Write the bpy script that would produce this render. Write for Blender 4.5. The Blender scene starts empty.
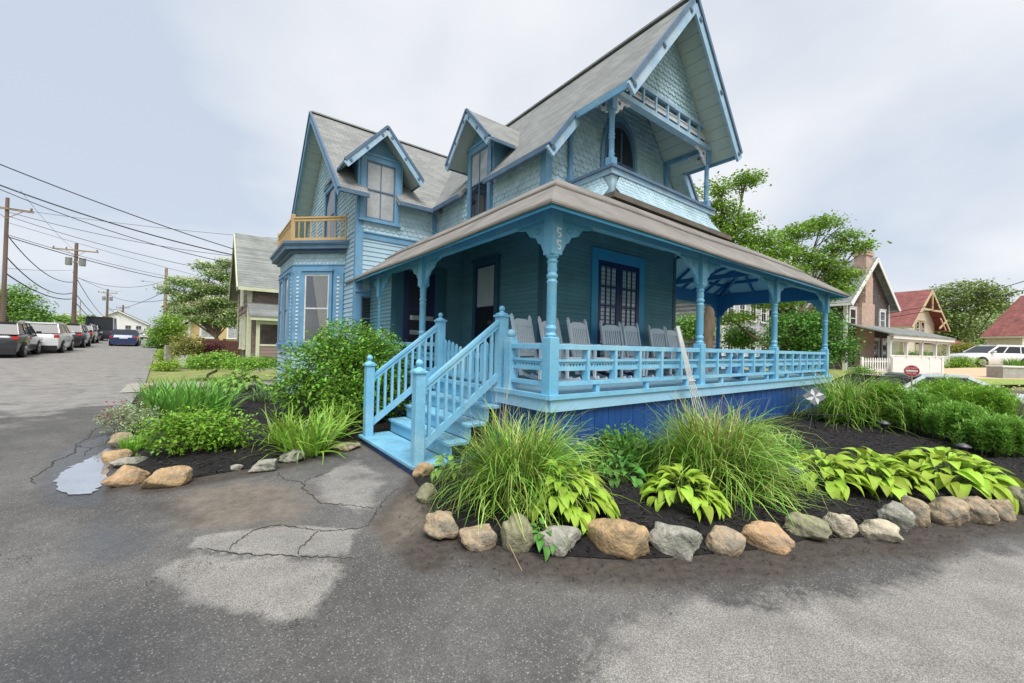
import bpy, math, random
import numpy as np
from mathutils import Vector, Matrix
rnd = random.Random(7); rng = np.random.default_rng(11)
PI = math.pi
# ------------------------------------------------------------------ camera
CAMP = np.array([-3.274, -3.552, 1.270])
_X = np.array([535, 17.5, 406.6]); _X /= np.linalg.norm(_X)
_Y = np.array([-309, -1.5, 406.6]); _Y -= _X*_X.dot(_Y); _Y /= np.linalg.norm(_Y)
_Z = np.cross(_X, _Y); RW = np.array([_X, _Y, _Z])          # world = RW @ cam(right, down, forward)
scene = bpy.context.scene
cd = bpy.data.cameras.new('camera'); cam = bpy.data.objects.new('camera', cd); scene.collection.objects.link(cam)
cd.sensor_width = 36; cd.lens = 406.6/1024*36; cd.clip_start = .05; cd.clip_end = 2000
mw = Matrix.Identity(4)
for i in range(3):
    mw[i][0] = RW[i, 0]; mw[i][1] = -RW[i, 1]; mw[i][2] = -RW[i, 2]; mw[i][3] = CAMP[i]
cam.matrix_world = mw; scene.camera = cam
# ------------------------------------------------------------------ world: bright overcast
SUN_EL, SUN_AZ = math.radians(58), math.radians(205)
w = bpy.data.worlds.new('World'); scene.world = w; w.use_nodes = True
nt = w.node_tree; nt.nodes.clear(); N = nt.nodes.new; L = nt.links.new
out = N('ShaderNodeOutputWorld'); add = N('ShaderNodeAddShader'); L(add.outputs[0], out.inputs[0])
b1 = N('ShaderNodeBackground'); b2 = N('ShaderNodeBackground'); L(b1.outputs[0], add.inputs[0]); L(b2.outputs[0], add.inputs[1])
sky = N('ShaderNodeTexSky'); sky.sky_type = 'NISHITA'; sky.sun_disc = False
sky.sun_elevation = SUN_EL; sky.sun_rotation = SUN_AZ; sky.dust_density = 2.0
L(sky.outputs[0], b1.inputs[0]); b1.inputs[1].default_value = .016
tc = N('ShaderNodeTexCoord'); sep = N('ShaderNodeSeparateXYZ'); L(tc.outputs['Generated'], sep.inputs[0])
# flatten the direction on to a cloud layer overhead so that the clouds get smaller towards the horizon
zz = N('ShaderNodeMath'); zz.operation = 'MAXIMUM'; L(sep.outputs[2], zz.inputs[0]); zz.inputs[1].default_value = 0.0
za = N('ShaderNodeMath'); za.operation = 'ADD'; L(zz.outputs[0], za.inputs[0]); za.inputs[1].default_value = .32
dv = N('ShaderNodeVectorMath'); dv.operation = 'DIVIDE'; L(tc.outputs['Generated'], dv.inputs[0])
cb = N('ShaderNodeCombineXYZ'); [L(za.outputs[0], cb.inputs[i]) for i in range(3)]; L(cb.outputs[0], dv.inputs[1])
n1 = N('ShaderNodeTexNoise'); n1.inputs['Scale'].default_value = 1.0; n1.inputs['Detail'].default_value = 6; n1.inputs['Roughness'].default_value = .45; n1.inputs['Distortion'].default_value = .2
mp = N('ShaderNodeMapping'); mp.inputs['Location'].default_value = (3.1, 1.2, .4); L(dv.outputs[0], mp.inputs[0]); L(mp.outputs[0], n1.inputs['Vector'])
# the cover is thinner towards the left (-x +y) and thicker to the right
gx = N('ShaderNodeVectorMath'); gx.operation = 'DOT_PRODUCT'; L(tc.outputs['Generated'], gx.inputs[0]); gx.inputs[1].default_value = (.72, -.62, .25)
ga = N('ShaderNodeMath'); ga.operation = 'MULTIPLY_ADD'; L(gx.outputs['Value'], ga.inputs[0]); ga.inputs[1].default_value = .20; L(n1.outputs[0], ga.inputs[2])
cr = N('ShaderNodeValToRGB'); L(ga.outputs[0], cr.inputs[0])
e = cr.color_ramp.elements; e[0].position = .42; e[0].color = (.54, .605, .705, 1); e[1].position = .64; e[1].color = (.87, .87, .875, 1)
m_ = e.new(.52); m_.color = (.70, .73, .78, 1)
L(cr.outputs[0], b2.inputs[0]); b2.inputs[1].default_value = 1.02
sl = bpy.data.lights.new('sun', 'SUN'); sl.energy = 3.7; sl.angle = math.radians(32); sl.color = (1, .97, .93)
so = bpy.data.objects.new('sun', sl); scene.collection.objects.link(so)
sd = Vector((math.sin(SUN_AZ)*math.cos(SUN_EL), math.cos(SUN_AZ)*math.cos(SUN_EL), math.sin(SUN_EL)))
so.rotation_euler = sd.to_track_quat('Z', 'Y').to_euler()
vs = scene.view_settings; vs.view_transform = 'Standard'; vs.look = 'None'; vs.exposure = 0.08; vs.gamma = 1; vs.use_curve_mapping = False
scene.cycles.max_bounces = 6; scene.cycles.transparent_max_bounces = 12
scene.cycles.use_adaptive_sampling = True

# ------------------------------------------------------------------ places
Z0 = -.28
def gz(x, y):
    r = np.hypot(np.asarray(x, float)-CAMP[0], np.asarray(y, float)-CAMP[1])
    X0 = np.asarray(x, float)-CAMP[0]; Y0 = np.asarray(y, float)-CAMP[1]; q = .605*X0+.796*Y0; la = .796*X0-.605*Y0      # the lower lane behind the garden
    dip = -.62*np.exp(-((q-14.2)/2.4)**6)/(1+np.exp(-np.clip((la-11.0)/.35, -50, 50)))
    return Z0 + np.minimum(.0235*2*np.log1p(np.exp(np.minimum((r-11)/2, 60))), 1.33) + dip
def ray(u, v): return RW @ np.array([(u-512)/406.6, (v-341.5)/406.6, 1.0])
def at(u, v, d): return CAMP + ray(u, v)*d
def G(u, v, dz=0.0):                       # the point of the terrain seen at this place of the photo
    r = ray(u, v); t = 2.0
    for _ in range(60):
        p = CAMP+r*t; h = p[2]-(gz(p[0], p[1])+dz)
        if r[2] >= -1e-4: break
        t += h/(-r[2])*.6
        t = min(t, 400)
    p = CAMP+r*t
    return float(p[0]), float(p[1])
def GD(u, d):                              # column u at depth d, on the terrain
    p = at(u, 340, d); return float(p[0]), float(p[1]), float(gz(p[0], p[1]))
def onplane(u, v, ax, val):
    d = ray(u, v); t = (val-CAMP[ax])/d[ax]; return CAMP+d*t

# ------------------------------------------------------------------ mesh helpers
C = scene.collection
def tag(o, label=None, cat=None, group=None, kind=None):
    if label: o['label'] = label
    if cat: o['category'] = cat
    if group: o['group'] = group
    if kind: o['kind'] = kind
    return o
def thing(name, loc, rz, label, cat, group=None):
    o = bpy.data.objects.new(name, None); C.objects.link(o); o.location = loc; o.rotation_euler = (0, 0, rz); o.empty_display_size = .2
    return tag(o, label, cat, group)
def npmesh(name, V, F, mat, parent=None, smooth=False):
    """V (n,3); F (m,k) equal-size faces"""
    me = bpy.data.meshes.new(name); V = np.asarray(V, np.float32); F = np.asarray(F, np.int32)
    me.vertices.add(len(V)); me.vertices.foreach_set('co', V.ravel())
    k = F.shape[1]; me.loops.add(F.size); me.polygons.add(len(F))
    me.loops.foreach_set('vertex_index', F.ravel())
    me.polygons.foreach_set('loop_start', np.arange(0, F.size, k, dtype=np.int32))
    me.polygons.foreach_set('loop_total', np.full(len(F), k, np.int32))
    if smooth: me.polygons.foreach_set('use_smooth', np.ones(len(F), bool))
    me.update(calc_edges=True); me.validate()
    me.materials.append(mat)
    o = bpy.data.objects.new(name, me); C.objects.link(o)
    if parent: o.parent = parent
    return o
def unit(v): v = np.asarray(v, float); return v/max(np.linalg.norm(v), 1e-9)
class MB:
    def __init__(s): s.v = []; s.f = []; s.sm = []
    def add(s, vs, fs, smooth=False):
        b = len(s.v); s.v += [tuple(map(float, p)) for p in vs]; s.f += [tuple(b+i for i in f) for f in fs]; s.sm += [smooth]*len(fs); return s
    def box(s, x0, x1, y0, y1, z0, z1):
        return s.add([(x0, y0, z0), (x1, y0, z0), (x1, y1, z0), (x0, y1, z0), (x0, y0, z1), (x1, y0, z1), (x1, y1, z1), (x0, y1, z1)],
                     [(0, 3, 2, 1), (4, 5, 6, 7), (0, 1, 5, 4), (1, 2, 6, 5), (2, 3, 7, 6), (3, 0, 4, 7)])
    def bev(s, x0, x1, y0, y1, z0, z1, c=.01):     # box with a chamfered top
        s.box(x0, x1, y0, y1, z0, z1-c)
        return s.add([(x0, y0, z1-c), (x1, y0, z1-c), (x1, y1, z1-c), (x0, y1, z1-c), (x0+c, y0+c, z1), (x1-c, y0+c, z1), (x1-c, y1-c, z1), (x0+c, y1-c, z1)],
                     [(4, 5, 6, 7), (0, 1, 5, 4), (1, 2, 6, 5), (2, 3, 7, 6), (3, 0, 4, 7)])
    def beam(s, a, b, w, h, up=(0, 0, 1), ext=0):   # box along a-b, w across, h along 'up'
        a = np.array(a, float); b = np.array(b, float); t = unit(b-a); a = a-t*ext; b = b+t*ext
        side = np.cross(t, up)
        if np.linalg.norm(side) < 1e-6: side = np.cross(t, (1, 0, 0))
        side = unit(side); u = np.cross(side, t)
        P = []
        for q in (a, b):
            for i, j in ((-1, -1), (1, -1), (1, 1), (-1, 1)): P.append(q+side*i*w/2+u*j*h/2)
        return s.add(P, [(0, 3, 2, 1), (4, 5, 6, 7), (0, 1, 5, 4), (1, 2, 6, 5), (2, 3, 7, 6), (3, 0, 4, 7)])
    def prism(s, pts, ext):                        # planar polygon extruded by a vector
        n = len(pts); e = np.array(ext, float); P = [np.array(p, float) for p in pts]
        return s.add(P+[p+e for p in P], [tuple(range(n))[::-1], tuple(range(n, 2*n))]+[(i, (i+1) % n, n+(i+1) % n, n+i) for i in range(n)])
    def poly(s, pts): return s.add(pts, [tuple(range(len(pts)))])
    def lathe(s, prof, c=(0, 0, 0), n=12, smooth=True):
        P = []; F = []
        for r, z in prof:
            for k in range(n): a = 2*PI*k/n; P.append((c[0]+r*math.cos(a), c[1]+r*math.sin(a), c[2]+z))
        for i in range(len(prof)-1):
            for k in range(n): F.append((i*n+k, i*n+(k+1) % n, (i+1)*n+(k+1) % n, (i+1)*n+k))
        s.add(P, F, smooth); s.add(P[-n:], [tuple(range(n))]); return s.add(P[:n], [tuple(range(n))[::-1]])
    def tube(s, pts, rad, n=6, smooth=True):
        pts = [np.array(p, float) for p in pts]; m = len(pts)
        if not hasattr(rad, '__len__'): rad = [rad]*m
        P = []; F = []; ref = np.array([0, 0, 1.])
        for i in range(m):
            t = unit(pts[min(i+1, m-1)]-pts[max(i-1, 0)])
            r0 = ref if abs(t.dot(ref)) < .9 else np.array([1., 0, 0])
            a = unit(np.cross(t, r0)); b = np.cross(t, a)
            for k in range(n): q = 2*PI*k/n; P.append(pts[i]+(a*math.cos(q)+b*math.sin(q))*rad[i])
        for i in range(m-1):
            for k in range(n): F.append((i*n+k, i*n+(k+1) % n, (i+1)*n+(k+1) % n, (i+1)*n+k))
        s.add(P, F, smooth); s.add(P[:n], [tuple(range(n))]); return s.add(P[-n:], [tuple(range(n))[::-1]])
    def ball(s, c, r, n=10, sz=1.0):
        return s.lathe([(max(r*math.sin(PI*i/8), 1e-4), -r*sz*math.cos(PI*i/8)) for i in range(9)], c, n)
    def disc(s, c, nrm, r, th=.01, n=12):          # short cylinder
        c = np.array(c, float); nn = unit(nrm); return s.tube([c, c+nn*th], r, n, False)
    def build_each(s, name, mat, parent=None, one=True):   # one object per added box or beam
        R_ = []; st_ = {}
        for f in s.f: pass
        b = 0
        for n_, fs in s.parts_():
            q = MB(); q.v = s.v[n_[0]:n_[1]]; q.f = [tuple(i-n_[0] for i in f) for f in fs]; q.sm = [False]*len(q.f); R_.append(q.build(name, mat, parent))
        return R_
    def parts_(s):
        import collections
        par = list(range(len(s.v)))
        def fd(i):
            while par[i] != i: par[i] = par[par[i]]; i = par[i]
            return i
        for f in s.f:
            for i in f[1:]: par[fd(i)] = fd(f[0])
        g = collections.OrderedDict()
        for f in s.f: g.setdefault(fd(f[0]), []).append(f)
        return [((min(min(f) for f in fs), max(max(f) for f in fs)+1), fs) for fs in g.values()]
    def build(s, name, mat, parent=None, bevel=0):
        me = bpy.data.meshes.new(name); me.from_pydata(s.v, [], s.f); me.update()
        me.polygons.foreach_set('use_smooth', s.sm)
        me.materials.append(mat); o = bpy.data.objects.new(name, me); C.objects.link(o)
        if parent: o.parent = parent
        if bevel:
            md = o.modifiers.new('bevel', 'BEVEL'); md.width = bevel; md.segments = 2; md.limit_method = 'ANGLE'
        return o
def copy_tree(o, parent=None):
    c = o.copy(); C.objects.link(c); c.parent = parent
    for ch in list(o.children): copy_tree(ch, c)
    return c
def clip(poly, n, d):                              # keep n.p <= d
    R = []; m = len(poly)
    for i in range(m):
        a = poly[i]; b = poly[(i+1) % m]; da = n[0]*a[0]+n[1]*a[1]-d; db = n[0]*b[0]+n[1]*b[1]-d
        if da <= 0: R.append(a)
        if (da < 0 < db) or (db < 0 < da):
            t = da/(da-db); R.append((a[0]+(b[0]-a[0])*t, a[1]+(b[1]-a[1])*t))
    return R
def clip_convex(poly, region):                     # region counter-clockwise
    for i in range(len(region)):
        if len(poly) < 3: return []
        a = region[i]; b = region[(i+1) % len(region)]; nx, ny = b[1]-a[1], -(b[0]-a[0])
        poly = clip(poly, (nx, ny), nx*a[0]+ny*a[1])
    return poly if len(poly) >= 3 else []
def area2(p): return sum(p[i][0]*p[(i+1) % len(p)][1]-p[(i+1) % len(p)][0]*p[i][1] for i in range(len(p)))
def inside(p, poly):
    x, y = p; c = False; n = len(poly)
    for i in range(n):
        x1, y1 = poly[i]; x2, y2 = poly[(i+1) % n]
        if (y1 > y) != (y2 > y) and x < (x2-x1)*(y-y1)/(y2-y1)+x1: c = not c
    return c
def segdist(P, line):                              # distance of points (n,2) to a polyline
    P = np.asarray(P, float); D = np.full(len(P), 1e9)
    for a, b in zip(line[:-1], line[1:]):
        a = np.array(a); b = np.array(b); ab = b-a; t = np.clip(((P-a)@ab)/max(ab@ab, 1e-9), 0, 1)
        D = np.minimum(D, np.hypot(*(P-(a+t[:, None]*ab)).T))
    return D
def pip(P, poly):
    P = np.asarray(P, float); c = np.zeros(len(P), bool); n = len(poly)
    for i in range(n):
        x1, y1 = poly[i]; x2, y2 = poly[(i+1) % n]
        if y1 == y2: continue
        k = ((y1 > P[:, 1]) != (y2 > P[:, 1])) & (P[:, 0] < (x2-x1)*(P[:, 1]-y1)/(y2-y1)+x1); c ^= k
    return c

# ------------------------------------------------------------------ materials
def srgb(r, g, b): return tuple(((c/255)/12.92 if c/255 <= .04045 else ((c/255+.055)/1.055)**2.4) for c in (r, g, b))
def mat(name, col, rough=.6, var=.12, scale=6, bump=0, bscale=40, metal=0, spec=.4, coat=0, island=0, trans=0, dark=None, darkf=0, stretch=None):
    m = bpy.data.materials.new(name); m.use_nodes = True; t = m.node_tree; n = t.nodes; l = t.links; p = n['Principled BSDF']
    p.inputs['Roughness'].default_value = rough; p.inputs['Metallic'].default_value = metal; p.inputs['Specular IOR Level'].default_value = spec
    p.inputs['Coat Weight'].default_value = coat; island = island*1.35
    tcn = n.new('ShaderNodeTexCoord'); src = tcn.outputs['Object']
    if stretch:
        mpn = n.new('ShaderNodeMapping'); mpn.inputs['Scale'].default_value = stretch; l.new(src, mpn.inputs[0]); src = mpn.outputs[0]
    no = n.new('ShaderNodeTexNoise'); no.inputs['Scale'].default_value = scale; no.inputs['Detail'].default_value = 5; l.new(src, no.inputs['Vector'])
    hs = n.new('ShaderNodeHueSaturation'); hs.inputs['Color'].default_value = (*col, 1)
    mr = n.new('ShaderNodeMapRange'); l.new(no.outputs[0], mr.inputs[0]); mr.inputs[1].default_value = .3; mr.inputs[2].default_value = .7
    mr.inputs[3].default_value = 1-var; mr.inputs[4].default_value = 1+var
    val = mr.outputs[0]
    nf = n.new('ShaderNodeTexNoise'); nf.inputs['Scale'].default_value = scale*9; nf.inputs['Detail'].default_value = 4; nf.inputs['Roughness'].default_value = .7; l.new(src, nf.inputs['Vector'])
    mf = n.new('ShaderNodeMapRange'); l.new(nf.outputs[0], mf.inputs[0]); mf.inputs[1].default_value = .3; mf.inputs[2].default_value = .7; mf.inputs[3].default_value = 1-var*.6; mf.inputs[4].default_value = 1+var*.6
    mv = n.new('ShaderNodeMath'); mv.operation = 'MULTIPLY'; l.new(val, mv.inputs[0]); l.new(mf.outputs[0], mv.inputs[1]); val = mv.outputs[0]
    if island:
        ge = n.new('ShaderNodeNewGeometry'); m2 = n.new('ShaderNodeMapRange'); l.new(ge.outputs['Random Per Island'], m2.inputs[0]); m2.inputs[3].default_value = 1-island; m2.inputs[4].default_value = 1+island
        mm = n.new('ShaderNodeMath'); mm.operation = 'MULTIPLY'; l.new(val, mm.inputs[0]); l.new(m2.outputs[0], mm.inputs[1]); val = mm.outputs[0]
        m3 = n.new('ShaderNodeMapRange'); l.new(ge.outputs['Random Per Island'], m3.inputs[0]); m3.inputs[3].default_value = .5-.05*island; m3.inputs[4].default_value = .5+.05*island; l.new(m3.outputs[0], hs.inputs['Hue'])
    l.new(val, hs.inputs['Value']); colo = hs.outputs[0]
    if dark:                                        # a second colour in stains
        n2 = n.new('ShaderNodeTexNoise'); n2.inputs['Scale'].default_value = scale*.7; n2.inputs['Detail'].default_value = 8; n2.inputs['Roughness'].default_value = .65; l.new(src, n2.inputs['Vector'])
        r2 = n.new('ShaderNodeMapRange'); l.new(n2.outputs[0], r2.inputs[0]); r2.inputs[1].default_value = .52-darkf*.15; r2.inputs[2].default_value = .66-darkf*.1
        mx = n.new('ShaderNodeMixRGB'); l.new(r2.outputs[0], mx.inputs[0]); l.new(colo, mx.inputs[1]); mx.inputs[2].default_value = (*dark, 1); colo = mx.outputs[0]
    l.new(colo, p.inputs['Base Color'])
    if bump:
        nb = n.new('ShaderNodeTexNoise'); nb.inputs['Scale'].default_value = bscale; nb.inputs['Detail'].default_value = 6; l.new(src, nb.inputs['Vector'])
        bn = n.new('ShaderNodeBump'); bn.inputs['Strength'].default_value = bump; bn.inputs['Distance'].default_value = .02; l.new(nb.outputs[0], bn.inputs['Height']); l.new(bn.outputs[0], p.inputs['Normal'])
    if trans:
        tr = n.new('ShaderNodeBsdfTranslucent'); l.new(colo, tr.inputs[0]); mxs = n.new('ShaderNodeMixShader'); mxs.inputs[0].default_value = trans
        o = n['Material Output']; l.new(p.outputs[0], mxs.inputs[1]); l.new(tr.outputs[0], mxs.inputs[2]); l.new(mxs.outputs[0], o.inputs[0])
    return m
def glassmat():
    m = bpy.data.materials.new('clear glass'); m.use_nodes = True; n = m.node_tree.nodes; l = m.node_tree.links; n.clear()
    o = n.new('ShaderNodeOutputMaterial'); t = n.new('ShaderNodeBsdfTransparent'); g = n.new('ShaderNodeBsdfGlossy'); g.inputs['Roughness'].default_value = .03
    mx = n.new('ShaderNodeMixShader'); f = n.new('ShaderNodeFresnel'); f.inputs[0].default_value = 1.55; a = n.new('ShaderNodeMath'); a.operation = 'MULTIPLY_ADD'; l.new(f.outputs[0], a.inputs[0]); a.inputs[1].default_value = 1.3; a.inputs[2].default_value = .04
    t.inputs[0].default_value = (.97, .98, .98, 1); l.new(a.outputs[0], mx.inputs[0]); l.new(t.outputs[0], mx.inputs[1]); l.new(g.outputs[0], mx.inputs[2]); l.new(mx.outputs[0], o.inputs[0]); return m
def roofmat(name, axis, col, col2, bw=.3, bh=.14, var=.25):
    """asphalt / wood shingle courses: rows follow the height, columns follow one horizontal axis"""
    m = bpy.data.materials.new(name); m.use_nodes = True; t = m.node_tree; n = t.nodes; l = t.links; p = n['Principled BSDF']; p.inputs['Roughness'].default_value = .85; p.inputs['Specular IOR Level'].default_value = .25
    tcn = n.new('ShaderNodeTexCoord'); sp = n.new('ShaderNodeSeparateXYZ'); l.new(tcn.outputs['Object'], sp.inputs[0]); cbn = n.new('ShaderNodeCombineXYZ')
    if axis == 's':
        ad = n.new('ShaderNodeMath'); ad.operation = 'ADD'; l.new(sp.outputs[0], ad.inputs[0]); l.new(sp.outputs[1], ad.inputs[1]); l.new(ad.outputs[0], cbn.inputs[0])
    else: l.new(sp.outputs['xyz'.index(axis)], cbn.inputs[0]); l.new(sp.outputs[2], cbn.inputs[1])
    br = n.new('ShaderNodeTexBrick'); l.new(cbn.outputs[0], br.inputs['Vector']); br.inputs['Scale'].default_value = 1; br.inputs['Brick Width'].default_value = bw; br.inputs['Row Height'].default_value = bh
    br.inputs['Mortar Size'].default_value = .006; br.inputs['Mortar Smooth'].default_value = .3; br.inputs['Color1'].default_value = (*col, 1); br.inputs['Color2'].default_value = (*col2, 1); br.inputs['Mortar'].default_value = (*[c*.5 for c in col], 1)
    no = n.new('ShaderNodeTexNoise'); no.inputs['Scale'].default_value = 1.3; no.inputs['Detail'].default_value = 9; no.inputs['Roughness'].default_value = .65; l.new(tcn.outputs['Object'], no.inputs['Vector'])
    mr = n.new('ShaderNodeMapRange'); l.new(no.outputs[0], mr.inputs[0]); mr.inputs[1].default_value = .3; mr.inputs[2].default_value = .7; mr.inputs[3].default_value = 1-var; mr.inputs[4].default_value = 1+var
    hs = n.new('ShaderNodeHueSaturation'); l.new(br.outputs[0], hs.inputs['Color']); l.new(mr.outputs[0], hs.inputs['Value']); l.new(hs.outputs[0], p.inputs['Base Color'])
    fr = n.new('ShaderNodeMath'); fr.operation = 'DIVIDE'; l.new(sp.outputs[2], fr.inputs[0]); fr.inputs[1].default_value = bh
    f2 = n.new('ShaderNodeMath'); f2.operation = 'FRACT'; l.new(fr.outputs[0], f2.inputs[0])
    f3 = n.new('ShaderNodeMath'); f3.operation = 'SUBTRACT'; f3.inputs[0].default_value = 1; l.new(f2.outputs[0], f3.inputs[1])
    f4 = n.new('ShaderNodeMath'); f4.operation = 'MULTIPLY_ADD'; l.new(no.outputs[0], f4.inputs[0]); f4.inputs[1].default_value = .6; l.new(f3.outputs[0], f4.inputs[2])
    bn = n.new('ShaderNodeBump'); bn.inputs['Strength'].default_value = .8; bn.inputs['Distance'].default_value = .025; l.new(f4.outputs[0], bn.inputs['Height']); l.new(bn.outputs[0], p.inputs['Normal'])
    return m
M = {}
M['shingle'] = mat('pale blue shingle paint', srgb(172, 198, 210), .6, .09, 2, bump=.15, bscale=60, island=.07, dark=srgb(150, 178, 186), darkf=.1)
M['clap_pale'] = mat('pale blue clapboard paint', srgb(160, 188, 204), .55, .08, 2, bump=.1, island=.03)
M['teal'] = mat('teal clapboard paint', srgb(98, 142, 154), .5, .10, 2.5, bump=.1, island=.05)
M['tealdark'] = mat('dark teal corner paint', srgb(48, 92, 110), .5, .1, 3)
M['trim'] = mat('mid blue trim paint', srgb(102, 148, 180), .5, .12, 3, bump=.15, bscale=30, dark=srgb(120, 160, 185), darkf=0)
M['trimlight'] = mat('light blue trim paint', srgb(146, 178, 202), .55, .12, 4, bump=.15, dark=srgb(172, 190, 205), darkf=.2)
M['edge'] = mat('slate blue edge paint', srgb(84, 108, 132), .5, .15, 4)
M['porch'] = mat('sky blue porch paint', srgb(108, 174, 206), .48, .10, 2.5, bump=.25, bscale=26, dark=srgb(130, 184, 208), darkf=.25)
M['porchrail'] = mat('bright porch rail paint', srgb(122, 184, 214), .48, .10, 3, bump=.25, bscale=26, dark=srgb(146, 194, 214), darkf=.25)
M['soffitblue'] = mat('blue soffit paint', srgb(74, 158, 200), .5, .1, 2)
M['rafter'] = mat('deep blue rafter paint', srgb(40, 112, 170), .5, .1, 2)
M['ceil'] = mat('pale ceiling boards', srgb(150, 196, 222), .5, .06, 2)
M['deck'] = mat('deck boards', srgb(140, 186, 208), .45, .10, 5, bump=.1, stretch=(1, 8, 1)); M['tread'] = mat('scuffed tread paint', srgb(124, 184, 212), .5, .12, 3, bump=.25, bscale=30, dark=srgb(112, 148, 162), darkf=.25)
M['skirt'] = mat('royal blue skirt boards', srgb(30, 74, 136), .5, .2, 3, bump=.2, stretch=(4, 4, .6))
M['soffit'] = mat('grey green soffit planks', srgb(176, 190, 186), .7, .06, 3)
M['lace'] = mat('cream lace brackets', srgb(214, 216, 220), .6, .08, 5)
M['navy'] = mat('navy door paint', srgb(18, 36, 84), .35, .1, 3)
M['roofx'] = roofmat('weathered shingle courses x', 'x', srgb(146, 147, 144), srgb(128, 130, 129), .26, .11, .15)
M['roofy'] = roofmat('weathered shingle courses y', 'y', srgb(138, 140, 138), srgb(120, 123, 122), .26, .11, .15)
M['porchroof'] = roofmat('weathered porch shingles', 's', srgb(178, 173, 166), srgb(150, 145, 139), .28, .085, .3)
M['porchlip'] = mat('dark roofing felt', srgb(98, 92, 84), .8, .2, 5)
M['glass'] = glassmat()
M['paned'] = mat('dark window pane', (.012, .015, .02), .04, .1, 1, spec=.9)
M['panel'] = mat('pane with pale blind', (.36, .38, .39), .06, .18, 1.2, spec=.9)
M['panem'] = mat('pane with grey curtain', (.50, .52, .56), .06, .14, 3, spec=.9, stretch=(3, 3, .5))
M['curtain'] = mat('cream curtain cloth', srgb(238, 230, 208), .8, .06, 3, trans=.2)
M['interior'] = mat('dark interior', (.02, .018, .015), .8)
M['dark'] = mat('black metal', (.02, .02, .022), .4)
M['screen'] = mat('dark door wood', (.012, .016, .03), .4)
M['pine'] = mat('fresh pine', srgb(190, 160, 112), .6, .14, 6, bump=.1, stretch=(6, 6, 1))
M['white'] = mat('white paint', srgb(226, 228, 228), .5, .05, 3)
M['whitep'] = mat('weathered white paint', srgb(206, 208, 206), .55, .12, 6)
M['chair'] = mat('grey white chair paint', srgb(228, 234, 238), .5, .06, 6)
M['chair2'] = mat('pale blue grey chair paint', srgb(208, 220, 228), .5, .06, 6)
M['stepbase'] = mat('dark blue painted step base', srgb(46, 68, 110), .6, .2, 5)

# ------------------------------------------------------------------ wall helper
class W:
    def __init__(s, O, du, n): s.O = np.array(O, float); s.du = unit(du); s.n = unit(n)
    def p(s, u, v, o=0.0): return s.O+s.du*u+np.array([0, 0, v])+s.n*o
    def box(s, mb, u0, u1, v0, v1, o0, o1):
        P = [s.p(u, v, o) for o in (o0, o1) for u, v in ((u0, v0), (u1, v0), (u1, v1), (u0, v1))]
        return mb.add(P, [(0, 3, 2, 1), (4, 5, 6, 7), (0, 1, 5, 4), (1, 2, 6, 5), (2, 3, 7, 6), (3, 0, 4, 7)])
    def prism(s, mb, pts, o0, o1): return mb.prism([s.p(u, v, o0) for u, v in pts], s.n*(o1-o0))
    def clap(s, mb, reg, c=.10, t=.016, holes=()):
        if area2(reg) < 0: reg = reg[::-1]
        v0 = min(p[1] for p in reg); v1 = max(p[1] for p in reg); k = 0
        while v0+k*c < v1-1e-6:
            a = v0+k*c; q = clip(clip(reg, (0, -1), -a), (0, 1), a+c); k += 1
            if len(q) < 3: continue
            mb.add([s.p(u, v, .003+t*(1-(v-a)/c)) for u, v in q], [tuple(range(len(q)))])
            us = [u for u, v in q if v < a+1e-4]
            if len(us) >= 2: mb.add([s.p(min(us), a, 0), s.p(max(us), a, 0), s.p(max(us), a, t+.003), s.p(min(us), a, t+.003)], [(0, 1, 2, 3)])
        mb.add([s.p(u, v, 0) for u, v in reg], [tuple(range(len(reg)))])
    def shingle(s, mb, reg, c=.115, w=.15, t=.027, flare=0, vbase=0):
        if area2(reg) < 0: reg = reg[::-1]
        v0 = min(p[1] for p in reg); v1 = max(p[1] for p in reg); u0 = min(p[0] for p in reg); u1 = max(p[0] for p in reg); k = 0
        fl = (lambda v: flare*max(0, 1-(v-vbase)/.45)**2) if flare else (lambda v: 0)
        while v0+k*c < v1:
            a = v0+(k-.0)*c; j = 0; off = (k % 2)*w/2
            while u0+j*w-off < u1:
                x = u0+j*w-off+.002; x2 = x+w-.004; ch = c*.42; ins = w*.30; j += 1
                q = [(x, a+ch), (x+ins*.5, a+ch*.15), (x+ins, a), (x2-ins, a), (x2-ins*.5, a+ch*.15), (x2, a+ch), (x2, a+c+ch), (x, a+c+ch)]
                q = clip_convex(q, reg)
                if len(q) < 3: continue
                tt = t*(.8+.4*rnd.random())
                f = [s.p(u, v, .004+tt*(1-(v-a)/(c+ch))+fl(v)) for u, v in q]
                mb.add(f, [tuple(range(len(q)))])
                for i in range(len(q)):               # the thickness of the butt edge
                    p1 = q[i]; p2 = q[(i+1) % len(q)]
                    if p1[1] <= a+ch+1e-4 and p2[1] <= a+ch+1e-4 and p2[0] > p1[0]:
                        mb.add([s.p(*p1, 0.001+fl(p1[1])), s.p(*p2, .001+fl(p2[1])), f[(i+1) % len(q)], f[i]], [(0, 1, 2, 3)])
            k += 1
        if not flare: mb.add([s.p(u, v, 0) for u, v in reg], [tuple(range(len(reg)))])

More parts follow.
